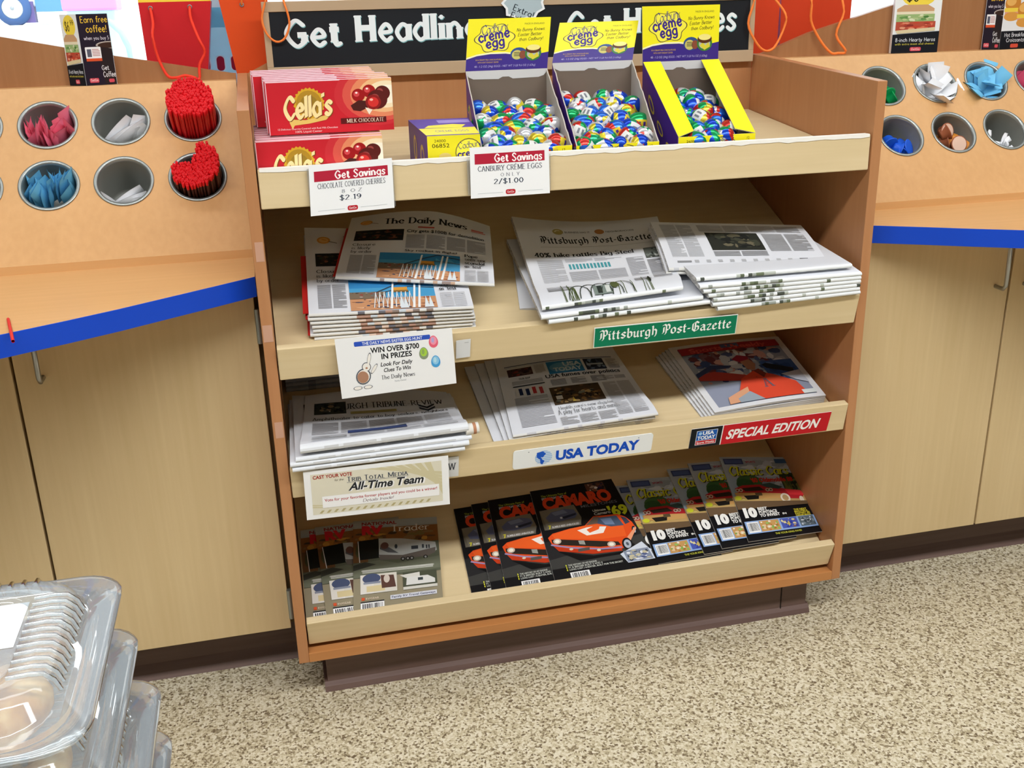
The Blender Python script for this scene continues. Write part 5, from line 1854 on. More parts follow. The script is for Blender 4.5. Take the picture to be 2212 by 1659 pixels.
MA = muscle_art()
for i, (x, sh) in enumerate(((.351, .004), (.392, .002), (.421, .010), (.523, .004))):
    o = .003 + .0040 * i
    wt, wb = .190, .226 if i == 3 else .212
    tops = (.247, .250, .252, .2585)[i]
    f = mag_quad((x + sh, tops, o + .003), (x + sh + wt, tops + .006, o + .003), (x + wb, .020, o), (x, .015, o))
    magazine('magazine', f, MA, ('leftmost orange muscle car magazine, only its left strip showing', 'orange muscle car magazine showing a sliver, second of the four', 'orange muscle car magazine half covered, third of the four', 'fully visible orange muscle car magazine with a green 69')[i], 'orange muscle car magazines')


def classic_art():
    A = Art(168, 240, True)
    A.rect(0, 0, 168, 240, '0c0c10'); A.rect(0, 0, 168, 90, 'a4acb6'); A.photo(0, 6, 168, 70, 'a6aeb8', ['b8c0cc', '949ea8', 'c8d2dc', '9aaabc'], 50, 5, .3)
    A.photo(0, 64, 168, 60, '9cb0c4', ['b4c4d4', '8aa0b4'], 20, 6, .4)
    A.ell(50, 78, 30, 22, '3e6438'); A.ell(38, 84, 20, 16, '2f5430'); A.photo(126, 54, 42, 74, '34402a', ['22301c', '4c5830', '6a6a38', '2a2c1a'], 40, 8, .35)
    A.rect(6, 7, 46, 17, '34406e'); A.rect(9, 10, 40, 11, '4c5c8c'); A.text('SPORTS', 58, 20, 6, 'a83444', w=24, bold=.02); A.rect(130, 8, 34, 14, '3c5a84')
    A.text('Classic Cars', 12, 60, 27, '2c2c18', w=142, style='serifb', sk=.1); A.text('Classic Cars', 10, 58, 27, 'c8cc30', w=142, style='serifb', sk=.1)
    A.text("'60 Oldsmobile 88", 54, 80, 13, 'c83420', w=100, bold=.05)
    A.rect(0, 120, 168, 26, 'bc9a64'); A.photo(0, 118, 168, 14, 'b8a060', ['d0c470', 'a89050'], 26, 9, .2)
    A.poly([(10, 96), (30, 88), (72, 88), (100, 96), (124, 104), (158, 112), (164, 126), (154, 138), (122, 134), (104, 120), (52, 120), (12, 108)], 'b4242c'); A.poly([(26, 96), (68, 94), (78, 106), (32, 106)], '33261e'); A.poly([(70, 88), (96, 84), (122, 98), (112, 104), (86, 98)], '3c5454')
    A.poly([(6, 108), (60, 112), (112, 118), (112, 132), (50, 130), (6, 122)], 'c89a5c'); A.poly([(24, 118), (60, 118), (56, 130), (30, 130)], '1c1814'); A.rect(52, 112, 16, 9, '5a4a30')
    for x in (14, 22, 84, 92):
        A.ell(x, 102 + (3 if x > 60 else 0), 4.6, 5, 'c8bca8'); A.ell(x, 102 + (3 if x > 60 else 0), 2.4, 2.6, '7a3028')
    A.ell(118, 132, 11, 14, 'e6dcc8', 18); A.ell(118, 132, 7, 9, 'b89868'); A.ell(154, 140, 5, 10, 'e0d4c0'); A.poly([(124, 106), (160, 112), (164, 128), (130, 124)], 'd8343a')
    A.ell(10, 124, 8, 6, 'c8cc30', 9); A.poly([(0, 132), (168, 146), (168, 156), (0, 156)], '6a543c')
    A.text('10', 10, 178, 24, 'f0f0ec', w=30, bold=.08)
    for i, s in enumerate(('BEST', 'PONTIACS', 'TO INVEST')):
        A.text(s, 44, 162 + 9.5 * i, 8, 'e4e4e0', w=(22, 42, 46)[i], bold=.05)
    A.text('IN', 96, 180, 5, 'e4e4e0', w=9, bold=.05)
    for i, s in enumerate(('THE NEXT', 'BEAUTIFUL', 'FASTEST 88', 'DREAM MADE')):
        A.text(s, 124, 172 + 6 * i, 5, 'd4c83c', w=(30, 32, 34, 34)[i], bold=.04)
    A.rect(4, 190, 160, 34, '90b0e0'); A.barcode(8, 193, 26, 28, 2)
    A.photo(36, 192, 44, 29, 'c89a5c', ['e0c8a0', '7aa84c', 'b4682c', 'f0e8d8', '8cb85c'], 30, 10, .3); A.photo(84, 192, 38, 28, '4a5ab4', ['2c3c9c', 'c8b464', 'd8d0a0', '8a5a3c'], 24, 11, .35); A.photo(126, 192, 34, 28, '5c6a74', ['3a464c', '8a98a4', 'd0d8e0', '4c5a50'], 24, 12, .35)
    A.text('THE YOUR KING FAVES', 62, 234, 5, 'b4b43c', w=60, bold=.03)
    return A


KA = classic_art()
for i, (x, sh, tp) in enumerate(((.722, .002, .250), (.748, .004, .259), (.855, -.003, .271), (.896, .007, .276), (.957, .024, .279))):
    o = .004 + .0050 * i
    f = mag_quad((x + sh, tp, o + .004), (x + sh + .160, tp - (.026 if i == 4 else .010), o + .004), (x + .174, .033 + .002 * i, o), (x, .026 + .004 * i, o))
    magazine('magazine', f, KA, ('classic car magazine half hidden behind the muscle car cover', 'classic car magazine second from the left of the five', 'classic car magazine in the middle of the five', 'classic car magazine second from the right panel', 'fully visible classic car magazine nearest the right panel')[i], 'classic car magazines on the bottom shelf')

# ================================================================== condiment cups and what is in them
def cup_mesh():
    b = MB()
    b.lathe([(.0, -.098), (.040, -.098), (.044, -.092), (.0463, -.004)], 48, CUPIN)
    b.lathe([(.0463, -.004), (.0475, .0008), (.0505, .0022), (.0535, .0018), (.0540, .0004), (.0500, .0002), (.0474, -.0010), (.0470, -.006)], 48, STEEL)
    return b


CUPROT = Matrix((Vector((1, 0, 0)), BU, BN)).transposed()
CUPE = CUPROT.to_euler()
CUP = None


def cup(c, row, label):
    global CUP
    p = BP(c, ROWS[row], .0003)
    if CUP is None:
        CUP = cup_mesh().build('condiment_cup', origin=(0, 0, 0))
        CUP.location, CUP.rotation_euler = p, CUPE
        tag(CUP, label, 'condiment cup', 'steel condiment cups')
        return CUP
    return inst(CUP, p, CUPE, label)


CL = {(-.486, 1): 'cut off at the photo edge, upper row left of the pink packets', (-.3545, 1): 'holding pink sweetener packets, upper row left board', (-.2235, 1): 'with a few white packets, upper row left board', (-.0905, 1): 'full of red stirrers, upper row beside the rack',
      (-.486, 0): 'cut off at the photo edge, lower row left of the blue packets', (-.3545, 0): 'holding upright blue packets, lower row left board', (-.2235, 0): 'nearly empty with thin packets at the bottom, lower row left board', (-.0905, 0): 'of brown stirrers with red tips, lower row beside the rack',
      (-.618, 0): 'x', (-.618, 1): 'x',
      (1.2715, 1): 'mostly hidden behind the right rack panel, upper row', (1.4035, 1): 'of green creamers, upper row right board', (1.5355, 1): 'heaped with white packets, upper row right board', (1.6675, 1): 'heaped with light blue packets, upper row right board', (1.7995, 1): 'of pink packets at the right photo edge, upper row',
      (1.2715, 0): 'fully hidden behind the right rack panel, lower row', (1.4035, 0): 'of blue creamers, lower row right board', (1.5355, 0): 'of brown and orange creamers, lower row right board', (1.6675, 0): 'with shredded white packets, lower row right board', (1.7995, 0): 'x'}
for (c, rw), tx in CL.items():
    if tx != 'x':
        cup(c, rw, 'steel condiment cup ' + tx)


def CP(c, row, x, y, z):
    """point inside a cup: x across, y up the board, z out of the cup along its axis"""
    return BP(c + x, ROWS[row] + y, z)


# ---- stirrers
def stirrer(L, tip, body):
    b = MB()
    R_ = .0027
    b.lathe([(R_, 0), (R_, L - .014)], 6, body)
    b.lathe([(R_, L - .014), (R_, L), (R_ * .55, L), (R_ * .5, L - .012), (0, L - .012)], 6, tip)
    return b


STR_R = stirrer(.165, PLASTIC_RED, PLASTIC_RED).build('red_stirrer', origin=(0, 0, 0))
STR_B = stirrer(.165, PLASTIC_RED, PLASTIC_BROWN).build('red_tipped_stirrer', origin=(0, 0, 0))


def bundle(src, c, row, height, label, group, cat, seed, rmax=.0440, sp=.0056, lean=0.0):
    r = random.Random(seed)
    first = True
    n = 0
    k = int(rmax / sp) + 1
    for j in range(-k, k + 1):
        for i in range(-k, k + 1):
            x, y = (i + .5 * (j % 2)) * sp, j * sp * .866
            if x * x + y * y > rmax * rmax:
                continue
            h = height(x, y) + r.uniform(-.002, .002)
            if h is None or h < -.02:
                continue
            p = CP(c, row, x * .96, y * .96, h - .165)
            e = (CUPROT @ Euler((r.uniform(-.008, .008) - y * .2, r.uniform(-.008, .008) + x * .2 + lean, r.uniform(0, 1))).to_matrix()).to_euler()
            if first:
                src.location, src.rotation_euler = p, e
                tag(src, label, cat, group)
                first = False
            else:
                inst(src, p, e, label, group)
            n += 1
    return n


bundle(STR_R, -.0905, 1, lambda x, y: .066 + .10 * y * 0 + .006 * math.cos(x * 60), 'red stirrer in the full upper cup beside the rack', 'red stirrers in the upper cup', 'stirrer', 1)


def lowh(x, y):
    if x < -.004 and y > .012:
        return -.03
    if x < .004 and y > .022:
        return -.03
    return .034 + .022 * max(0, x + .01) / .05 + .012 * max(0, y) / .04


bundle(STR_B, -.0905, 0, lowh, 'brown stirrer with a red tip in the lower cup beside the rack', 'red tipped stirrers in the lower cup', 'stirrer', 2)
b = MB(); b.lathe([(.0024, 0), (.0024, .13)], 6, PLASTIC_RED)
s = b.build('loose_stirrer', origin=(0, 0, 0)); s.location = (-.366, -.098, .8522); s.rotation_euler = (math.radians(90), 0, math.radians(14)); tag(s, 'loose red stirrer lying on the left worktop at the photo edge', 'stirrer')


# ---- packets
def packet(w_, h_, m, m2=None):
    b = MB()
    N = 6
    vs, fs = [], []
    for j in range(N + 1):
        for i in range(5):
            u, v = i / 4, j / N
            puff = .0022 * math.sin(math.pi * u) * math.sin(math.pi * v)
            vs.append(((u - .5) * w_, puff + .0025 * math.sin(3 * v), v * h_))
    for j in range(N):
        for i in range(4):
            fs.append((j * 5 + i, j * 5 + i + 1, (j + 1) * 5 + i + 1, (j + 1) * 5 + i))
    b.add(vs, fs, m, True)
    b.add([(x, -y + .0004 if 0 < k % 5 < 4 and 4 < k < 30 else y - .0004, z) for k, (x, y, z) in enumerate(vs)], [f[::-1] for f in fs], m, True)
    A = Art(w_ * 1000, h_ * 1000)
    if m2:
        b.add([(-.3 * w_, .0035, .3 * h_), (.3 * w_, .0035, .3 * h_), (.3 * w_, .0035, .7 * h_), (-.3 * w_, .0035, .7 * h_)], [(0, 1, 2, 3)], m2)
    return b


def packets(name, c, row, m, specs, label, group, cat='sweetener packet', size=(.030, .058)):
    src = None
    for (x, y, z, ax, ay, az) in specs:
        p = CP(c, row, x, y, z)
        e = (CUPROT @ Euler((ax, ay, az)).to_matrix()).to_euler()
        if src is None:
            src = packet(size[0], size[1], m).build(name, origin=(0, 0, 0))
            src.location, src.rotation_euler = p, e
            tag(src, label, cat, group)
        else:
            inst(src, p, e, label, group)


PKP, PKB, PKW, PKLB = (mat('pink_packet_paper', 'f47e9a', .6), mat('blue_packet_paper', '6cbce4', .6), mat('white_packet_paper', 'eef0f4', .6), mat('light_blue_packet_paper', '74c2ea', .6))
r = random.Random(11)
sp = []
for k in range(18):
    x = -.034 + .068 * k / 17
    lim = math.sqrt(max(0, .036 ** 2 - x * x))
    sp.append((x, r.uniform(-lim, .35 * lim) * .8 + .006, -.050 + r.uniform(-.008, .010), r.uniform(-.25, .1), r.uniform(-.25, .25), math.pi / 2 + r.uniform(-1.1, .7)))
packets('pink_packet', -.3545, 1, PKP, sp, 'pink sweetener packet standing in the upper left cup', 'pink packets in the upper left cup')
sp = []
for k in range(26):
    x = -.037 + .074 * k / 25
    lim = math.sqrt(max(0, .038 ** 2 - x * x))
    sp.append((x, r.uniform(-lim, .5 * lim) * .7 + .006, -.050 + r.uniform(-.008, .010), r.uniform(-.2, .15), r.uniform(-.2, .2), math.pi / 2 + r.uniform(-.9, .5)))
packets('blue_packet', -.3545, 0, PKB, sp, 'blue sweetener packet standing in the lower left cup', 'blue packets in the lower left cup')
packets('white_packet', -.2235, 1, PKW, [(-.030, -.022, -.036, -.2, 1.1, .4), (-.022, -.020, -.046, -.1, 1.2, .1), (-.004, -.012, -.050, -.3, .9, -.3), (-.010, -.026, -.034, -.2, 1.25, .3), (.012, -.012, -.056, -.3, .5, .2), (-.026, -.030, -.030, -.3, 1.4, .2)], 'white packet lying low in the upper cup between pink packets and red stirrers', 'white packets low in the upper cup', size=(.032, .066))
packets('thin_packet', -.2235, 0, PKW, [(-.026, -.018, -.066, -.2, -.45, .4), (-.022, -.026, -.040, -.3, 1.35, .2), (-.014, -.026, -.044, -.2, 1.25, .0), (-.012, -.022, -.052, -.1, 1.0, -.3), (-.018, -.030, -.036, -.2, 1.45, .1)], 'thin pale packet at the bottom of the nearly empty lower cup', 'thin packets in the nearly empty cup', size=(.024, .058))


def heap(n, seed, z0=-.022, spread=.030):
    r = random.Random(seed)
    out = []
    for k in range(n):
        a, q = r.uniform(0, 6.28), spread * math.sqrt(r.random())
        out.append((q * math.cos(a), q * math.sin(a) - .002, z0 - .02 + .026 * k / n + r.uniform(-.004, .004), r.uniform(-1.3, -.5), r.uniform(-.5, .5), r.uniform(0, 6.28)))
    return out


packets('white_packet', 1.5355, 1, PKW, heap(20, 5, -.020, .024), 'white sugar packet heaped in the upper right cup', 'white packets heaped in the upper right cup', 'sugar packet', (.034, .052))
packets('light_blue_packet', 1.6675, 1, PKLB, heap(20, 6, -.020, .024), 'light blue packet heaped in the upper right cup', 'light blue packets heaped in the upper right cup', size=(.034, .052))
packets('pink_packet', 1.7995, 1, mat('magenta_packet_paper', 'cc4a6c', .6), heap(10, 7, -.03), 'pink packet in the cup at the right photo edge', 'pink packets at the right photo edge', size=(.034, .05))
packets('shredded_packet', 1.6675, 0, PKW, [(-.034 + .0052 * k, -.012 - .0016 * k + .004 * math.sin(3 * k), -.026 + .004 * math.cos(2 * k), -1.0 + .4 * math.sin(k), .5 * math.cos(k), .9 * k) for k in range(12)], 'small white paper scrap low in the lower right cup', 'white scraps in the lower right cup', 'paper scrap', (.013, .024))


def creamer(body, lid):
    b = MB()
    b.lathe([(0, 0), (.011, 0), (.0125, .002), (.0155, .017), (.0185, .018), (.0185, .0195), (.0165, .020)], 22, body)
    b.lathe([(.0165, .0200), (.010, .0203), (0, .0205)], 22, lid)
    return b


def creamers(c, row, body, lid, specs, label, group):
    src = None
    for (x, y, z, ax, ay, az) in specs:
        p = CP(c, row, x * .9, y * .9 + .002, z + .028)
        e = (CUPROT @ Euler((ax, ay, az)).to_matrix()).to_euler()
        if src is None:
            src = creamer(body, lid).build('creamer_pot', origin=(0, 0, 0))
            src.location, src.rotation_euler = p, e
            tag(src, label, 'creamer', group)
        else:
            inst(src, p, e, label, group)


GRN = mat('green_creamer_foil', '0a9a54', .35)
BLU = mat('blue_creamer_foil', '1c5cd8', .35)
BRN, ORG, FOILW = mat('brown_creamer_plastic', '9c5a3c', .4), mat('orange_creamer_plastic', 'd4862c', .4), mat('printed_creamer_lid', 'd8b8a4', .35)
creamers(1.4035, 1, GRN, GRN, [(.018, .004, -.052, 1.2, .3, 0), (.022, -.022, -.060, .6, .8, 1), (.026, -.010, -.078, .2, 1.4, 0), (-.004, -.020, -.080, 1.0, .2, 2), (-.024, -.014, -.085, .4, .5, 1)], 'green creamer pot in the upper cup behind the right panel', 'green creamers')
creamers(1.4035, 0, BLU, BLU, [(-.022, .008, -.052, 1.3, .2, 0), (-.012, -.014, -.054, 1.6, -.3, 1), (.016, -.018, -.062, .5, .4, .5), (-.02, -.028, -.064, 1.1, .9, 1), (.004, -.030, -.066, .8, .2, 2), (.024, -.004, -.084, .3, .3, 1)], 'blue creamer pot in the lower cup behind the right panel', 'blue creamers')
creamers(1.5355, 0, BRN, FOILW, [(-.018, .014, -.046, .5, .2, 0), (-.026, -.012, -.056, .9, .6, 1), (.010, -.024, -.050, .3, -.3, .5), (-.012, -.026, -.066, 1.4, .3, 1), (-.030, .000, -.040, 1.0, -.4, 2)], 'brown creamer pot with a printed lid in the lower right cup', 'brown creamers')
creamers(1.5355, 0, ORG, ORG, [(.008, .002, -.056, 2.2, .3, 0), (.026, -.016, -.050, 1.9, .5, 1), (.016, .004, -.046, 2.6, .1, 0), (-.030, -.002, -.078, 1.2, .3, 2)], 'orange creamer pot among the brown ones in the lower right cup', 'orange creamers')

# ================================================================== tent cards on the ledges
def tent(name, pts, z0, z1, arts, label):
    t = thing(name, (sum(p[0] for p in pts) / len(pts), sum(p[1] for p in pts) / len(pts), z0), label, 'tent card')
    n = len(pts)
    for i in range(n):
        p, q = pts[i], pts[(i + 1) % n]
        b = MB()
        quad = [Vector((p[0], p[1], z1)), Vector((q[0], q[1], z1)), Vector((q[0], q[1], z0)), Vector((p[0], p[1], z0))]
        b.slab(quad, .0008, CARD)
        if i < len(arts) and arts[i]:
            put_art(b, arts[i], quad_map(*quad))
        b.build('card_panel', t)
    return t


def sub_art(w=100, h=140, price='6.99'):
    A = Art(w, h, True)
    A.rect(0, 0, w, h, 'e8eef0')
    A.ell(w * .5, h * .16, w * .36, h * .15, 'f0d84c'); A.text('$6', w * .24, h * .23, h * .13, '26220e', w=w * .26, style='hand'); A.text('99', w * .58, h * .15, h * .07, '26220e', w=w * .2, style='hand')
    A.poly([(w * .05, h * .34), (w * .2, h * .28), (w * .7, h * .28), (w * .85, h * .34), (w * .85, h * .42), (w * .05, h * .42)], 'c8a078'); A.rect(w * .05, h * .38, w * .8, h * .06, 'e4dcc0')
    A.photo(w * .05, h * .42, w * .82, h * .12, '9ab87a', ['6a9a54', 'd8e0c0', '4c7c3c', 'b8c890'], 24, 3, .3)
    A.photo(w * .05, h * .53, w * .85, h * .13, 'b4503c', ['d87a5c', '8a3028', 'e0a080', 'c04430'], 30, 4, .3)
    A.poly([(w * .05, h * .66), (w * .9, h * .62), (w * .9, h * .67), (w * .1, h * .71)], 'd8cca4')
    A.rect(0, h * .72, w, h * .28, '10141e'); A.poly([(0, h * .72), (w, h * .68), (w, h * .73), (0, h * .75)], '10141e')
    A.text('8-inch Hearty Heros', w * .07, h * .83, h * .055, 'dce4ec', w=w * .86, style='hand'); A.text('with extra meat and cheese', w * .07, h * .88, h * .03, 'c8c04c', w=w * .84, style='hand')
    A.rect(w * .40, h * .915, w * .24, h * .06, 'd04c5c', 3); A.text('GetGo', w * .43, h * .96, h * .03, 'f6e0e0', w=w * .18, style='hand')
    return A


def coffee_art(w=100, h=140):
    A = Art(w, h, True)
    A.rect(0, 0, w, h, '1e1426')
    A.text('Earn free', w * .1, h * .12, h * .085, 'ecc43c', w=w * .86, style='hand'); A.text('coffee!', w * .24, h * .255, h * .095, 'ecc43c', w=w * .66, style='hand'); A.text('when you buy 5', w * .14, h * .36, h * .05, 'd8d4e0', w=w * .8, style='hand')
    A.ell(w * .9, h * .44, w * .42, h * .055, 'b8b0a8', 24); A.ell(w * .9, h * .44, w * .36, h * .04, '3a241a', 24); A.poly([(w * .48, h * .45), (w, h * .49), (w, h), (w * .62, h * .98)], '241a1c')
    A.rect(w * .12, h * .46, w * .5, h * .2, 'eceef0', 2); A.rect(w * .12, h * .62, w * .5, h * .04, 'd8542c'); A.rect(w * .17, h * .49, w * .14, h * .11, '5a5c6c'); A.cols(w * .34, h * .49, w * .24, h * .1, 1, 2, 3, 'c08c8c', 2)
    A.text('Get', w * .56, h * .79, h * .065, 'e8e8ec', w=w * .24, style='hand'); A.text('Coffee', w * .58, h * .89, h * .075, 'e8e8ec', w=w * .40, style='hand')
    A.rect(w * .12, h * .9, w * .3, h * .065, 'd04c5c', 3); A.text('GetGo', w * .15, h * .945, h * .035, 'f6e0e0', w=w * .24, style='hand'); A.rect(w * .74, h * .92, w * .18, h * .05, 'd04c5c', 3)
    return A


def croissant_art(w=100, h=140):
    A = Art(w, h, True)
    A.rect(0, 0, w, h, 'e4e8ec'); A.ell(w * .8, h * .08, w * .26, h * .14, 'c8ccd0')
    for cx, cy in ((.28, .30), (.72, .40)):
        A.ell(w * cx, h * cy, w * .26, h * .13, 'c88434'); A.ell(w * (cx - .06), h * (cy - .03), w * .16, h * .07, 'e4b060'); A.rect(w * (cx - .26), h * (cy + .07), w * .52, h * .06, 'ecd04c'); A.rect(w * (cx - .24), h * (cy + .13), w * .48, h * .04, 'd89888'); A.ell(w * cx, h * (cy + .20), w * .26, h * .07, 'd89a48')
    A.rect(0, h * .72, w, h * .28, '12141c'); A.text('Hot Breakfast', w * .12, h * .81, h * .06, 'dce0e8', w=w * .76, style='hand'); A.text('Croissants', w * .2, h * .89, h * .06, 'dce0e8', w=w * .6, style='hand'); A.rect(w * .36, h * .92, w * .26, h * .06, 'd0503c', 3)
    return A


zl = 1.1532
tent('tent_card', [(-.3155, .492), (-.2825, .4675), (-.2285, .488), (-.262, .503)], zl, 1.283, [sub_art(), coffee_art()], 'tent card with a sandwich and Earn free coffee, standing on the left ledge')
tent('tent_card', [(1.4655, .488), (1.5735, .470), (1.5785, .502), (1.47, .503)], zl, 1.298, [sub_art()], 'tent card showing a hearty sandwich, standing on the right ledge above the white packets')
tent('tent_card', [(1.7115, .499), (1.7385, .470), (1.8285, .482), (1.80, .503)], zl, 1.298, [coffee_art(), croissant_art()], 'tent card showing breakfast croissants at the right photo edge')

# ================================================================== gift bags on the window ledge
def gift_bag(name, x0, x1, y, dp, h, m, label, gus=None, taper=.0, top=None, slant=(0, 0), art=None):
    t = thing(name, ((x0 + x1) / 2, y + dp / 2, .93), label, 'gift bag')
    z0, z1 = .9303, .93 + h
    b = MB()
    a0, a1 = x0 + slant[0], x1 + slant[1]
    F = [(x0, y, z0), (x1, y, z0), (a1, y, z1), (a0, y, z1)]
    K = [(x0, y + dp, z0), (x1, y + dp, z0), (a1, y + dp, z1), (a0, y + dp, z1)]
    b.add(F, [(0, 1, 2, 3)], m)
    b.add(K, [(3, 2, 1, 0)], m)
    b.add(F + K, [(0, 4, 5, 1)], m)
    if art:
        put_art(b, art, quad_map(F[3], F[2], F[1], F[0]))
    b.build('bag_body', t)
    b = MB()
    for s, (i, j) in ((-1, (0, 3)), (1, (1, 2))):
        mid0 = ((F[i][0] - s * .012), y + dp / 2, z0)
        mid1 = ((F[j][0] - s * .022), y + dp / 2, z1)
        b = MB(); b.add([F[i], mid0, mid1, F[j], K[i], K[j]], [(0, 1, 2, 3), (1, 4, 5, 2)], gus or m); b.build('gusset', t)
    if top:
        b = MB()
        r = random.Random(4)
        N = 12
        pts = [(a0 + (a1 - a0) * i / N, y + .001 + .01 * (i % 2), z1 - .004) for i in range(N + 1)]
        up = [(p[0], p[1] + .006, z1 + .03 + .02 * r.random()) for p in pts]
        b.add(pts + up, [(i, i + 1, N + 2 + i, N + 1 + i) for i in range(N)], top, True)
        b.build('tissue_paper', t)
    return t


def rope(t, pts, m, r_=.0028, eyes=None):
    P = []
    for i in range(len(pts) - 1):
        a = pts[max(0, i - 1)], pts[i], pts[i + 1], pts[min(len(pts) - 1, i + 2)]
        for k in range(4):
            q = k / 4
            P.append(tuple(.5 * (2 * a[1][j] + (a[2][j] - a[0][j]) * q + (2 * a[0][j] - 5 * a[1][j] + 4 * a[2][j] - a[3][j]) * q * q + (3 * a[1][j] - a[0][j] - 3 * a[2][j] + a[3][j]) * q ** 3) for j in range(3)))
    P.append(pts[-1])
    b = MB(); b.tube(P, r_, 8, m); b.build('rope_handle', t)
    for (x, y, z) in (eyes or []):
        b = MB(); b.lathe([(.0026, -.001), (.0028, .001), (.0044, .001), (.0048, -.001)], 14, STEEL, Matrix.Translation((x, y, z)) @ Matrix.Rotation(math.radians(90), 4, 'X')); b.build('eyelet', t)


REDBAG, ORBAG, RORBAG = bag_paper('red_bag_paper', 'd01c24', .12), bag_paper('orange_bag_paper', 'f2581c', .22), bag_paper('red_orange_bag_paper', 'dc441c', .14)
LAV = bag_paper('lavender_bag_side', 'd8b4dc', .5)
REDROPE, ORROPE = mat('red_rope', 'ee3a22', .7), mat('orange_rope', 'f88438', .7)
t = gift_bag('gift_bag', -.170, -.095, .56, .075, .372, REDBAG, 'bright red gift bag with a red rope handle behind the left backboard', LAV, top=mat('yellow_tissue', 'f4d43c', .6), slant=(-.006, .0585))
rope(t, [(-.154, .557, 1.2905), (-.1505, .53, 1.262), (-.152, .498, 1.2375), (-.147, .498, 1.1985), (-.134, .494, 1.165), (-.118, .488, 1.1605), (-.1002, .488, 1.164), (-.084, .489, 1.1600), (-.0735, .492, 1.1570), (-.0705, .497, 1.1826), (-.0575, .498, 1.2067), (-.0655, .500, 1.2306), (-.0775, .53, 1.268), (-.0785, .557, 1.2914)], REDROPE, eyes=[(-.154, .559, 1.2905), (-.0785, .559, 1.2914)])
t = gift_bag('gift_bag', .031, .072, .56, .07, .47, ORBAG, 'orange gift bag between the left backboard and the black sign', mat('red_orange_gusset', 'd8402c', .5), slant=(-.0656, .004))
rope(t, [(.066, .557, 1.312), (.0714, .52, 1.318), (.0700, .489, 1.3002), (.0595, .487, 1.2662), (.0655, .487, 1.2382), (.0825, .4865, 1.2219), (.1005, .4865, 1.2284), (.112, .4865, 1.256), (.1063, .489, 1.2909), (.098, .52, 1.318), (.07, .557, 1.325)], ORROPE, .0022)
b = MB(); b.lathe([(.0024, -.001), (.0026, .001), (.0042, .001), (.0046, -.001)], 14, STEEL, Matrix.Translation((.0232, .5585, 1.2934)) @ Matrix.Rotation(math.radians(90), 4, 'X')); b.build('eyelet', t)
b = MB(); b.tube([(.0232, .5585, 1.2934), (.024, .553, 1.302), (.024, .556, 1.33)], .0022, 8, ORROPE); b.build('rope_handle', t)
PALEBAG = bag_paper('pale_aqua_bag_paper', 'c4e8f6', .6)
A = Art(80, 420, False)
RARCH, WARCH, CYAN = bag_paper('crimson_print', 'b4284c', .35), bag_paper('white_print', 'f6fafc', .6), bag_paper('aqua_print', '9adcf0', .6)
A.rect(0, 0, 80, 60, WARCH); A.rect(0, 60, 80, 40, CYAN); A.rect(0, 192, 80, 100, WARCH)
for x in (-2, 28, 58):
    for g, c in ((2.2, WARCH), (0, RARCH)):
        A.rect(x - g, 158 - g, 16 + 2 * g, 30 + g, c, 7.5)
t = gift_bag('gift_bag', -.070, .010, .66, .07, .42, PALEBAG, 'pale blue gift bag with red arches, between the red and orange bags', slant=(0, 0), art=A)
t = gift_bag('gift_bag', 1.140, 1.212, .56, .07, .44, RORBAG, 'red-orange gift bag just right of the black sign', LAV, slant=(-.003, .005))
rope(t, [(1.150, .557, 1.31), (1.1183, .52, 1.30), (1.1170, .489, 1.2765), (1.1045, .487, 1.2289), (1.1237, .4865, 1.1905), (1.1475, .488, 1.170), (1.1719, .489, 1.176), (1.1948, .493, 1.2166), (1.1984, .497, 1.2457), (1.1805, .53, 1.285), (1.176, .557, 1.31)], ORROPE, .0026)
t = gift_bag('gift_bag', 1.236, 1.402, .575, .075, .44, RORBAG, 'wide red-orange gift bag behind the right backboard', LAV, slant=(-.012, .006))
rope(t, [(1.262, .572, 1.30), (1.2606, .53, 1.305), (1.2606, .498, 1.2733), (1.2631, .498, 1.2294), (1.2849, .494, 1.1900), (1.3114, .488, 1.1605), (1.330, .486, 1.1585), (1.3499, .487, 1.1620), (1.3260, .494, 1.1981), (1.3431, .498, 1.247), (1.3373, .52, 1.29), (1.334, .572, 1.30)], ORROPE, .0028)

# ================================================================== clear clamshells of pastry in the foreground
PASTRY = mat('golden_pastry_crust', 'd2a468', .7)
_nt, _ns, _lk, _b = nodes_of(PASTRY)
_tc = _ns.new('ShaderNodeTexCoord')
_n = _ns.new('ShaderNodeTexNoise')
_n.inputs['Scale'].default_value = 26
_n.inputs['Detail'].default_value = 5
_lk.new(_tc.outputs['Object'], _n.inputs['Vector'])
_r = ramp(_ns, [(0.3, '94602c'), (0.46, 'c08c4c'), (0.58, 'd8b074'), (0.75, 'ecd8ae')])
_lk.new(_n.outputs['Fac'], _r.inputs[0])
_lk.new(_r.outputs[0], _b.inputs['Base Color'])


def rrect(cx, cy, hx, hy, r, n=6):
    p = []
    for sx, sy, a0 in ((1, 1, 0), (-1, 1, 90), (-1, -1, 180), (1, -1, 270)):
        for k in range(n + 1):
            a = math.radians(a0 + 90 * k / n)
            p.append((cx + sx * (hx - r) + r * math.cos(a), cy + sy * (hy - r) + r * math.sin(a)))
    return p


def loft(b, rings, m, cap=None):
    n = len(rings[0])
    vs = [p for r in rings for p in r]
    fs = [(i * n + k, i * n + (k + 1) % n, (i + 1) * n + (k + 1) % n, (i + 1) * n + k) for i in range(len(rings) - 1) for k in range(n)]
    b.add(vs, fs, m, True)
    if cap is not None:
        b.add(rings[cap], [tuple(range(n))], m)


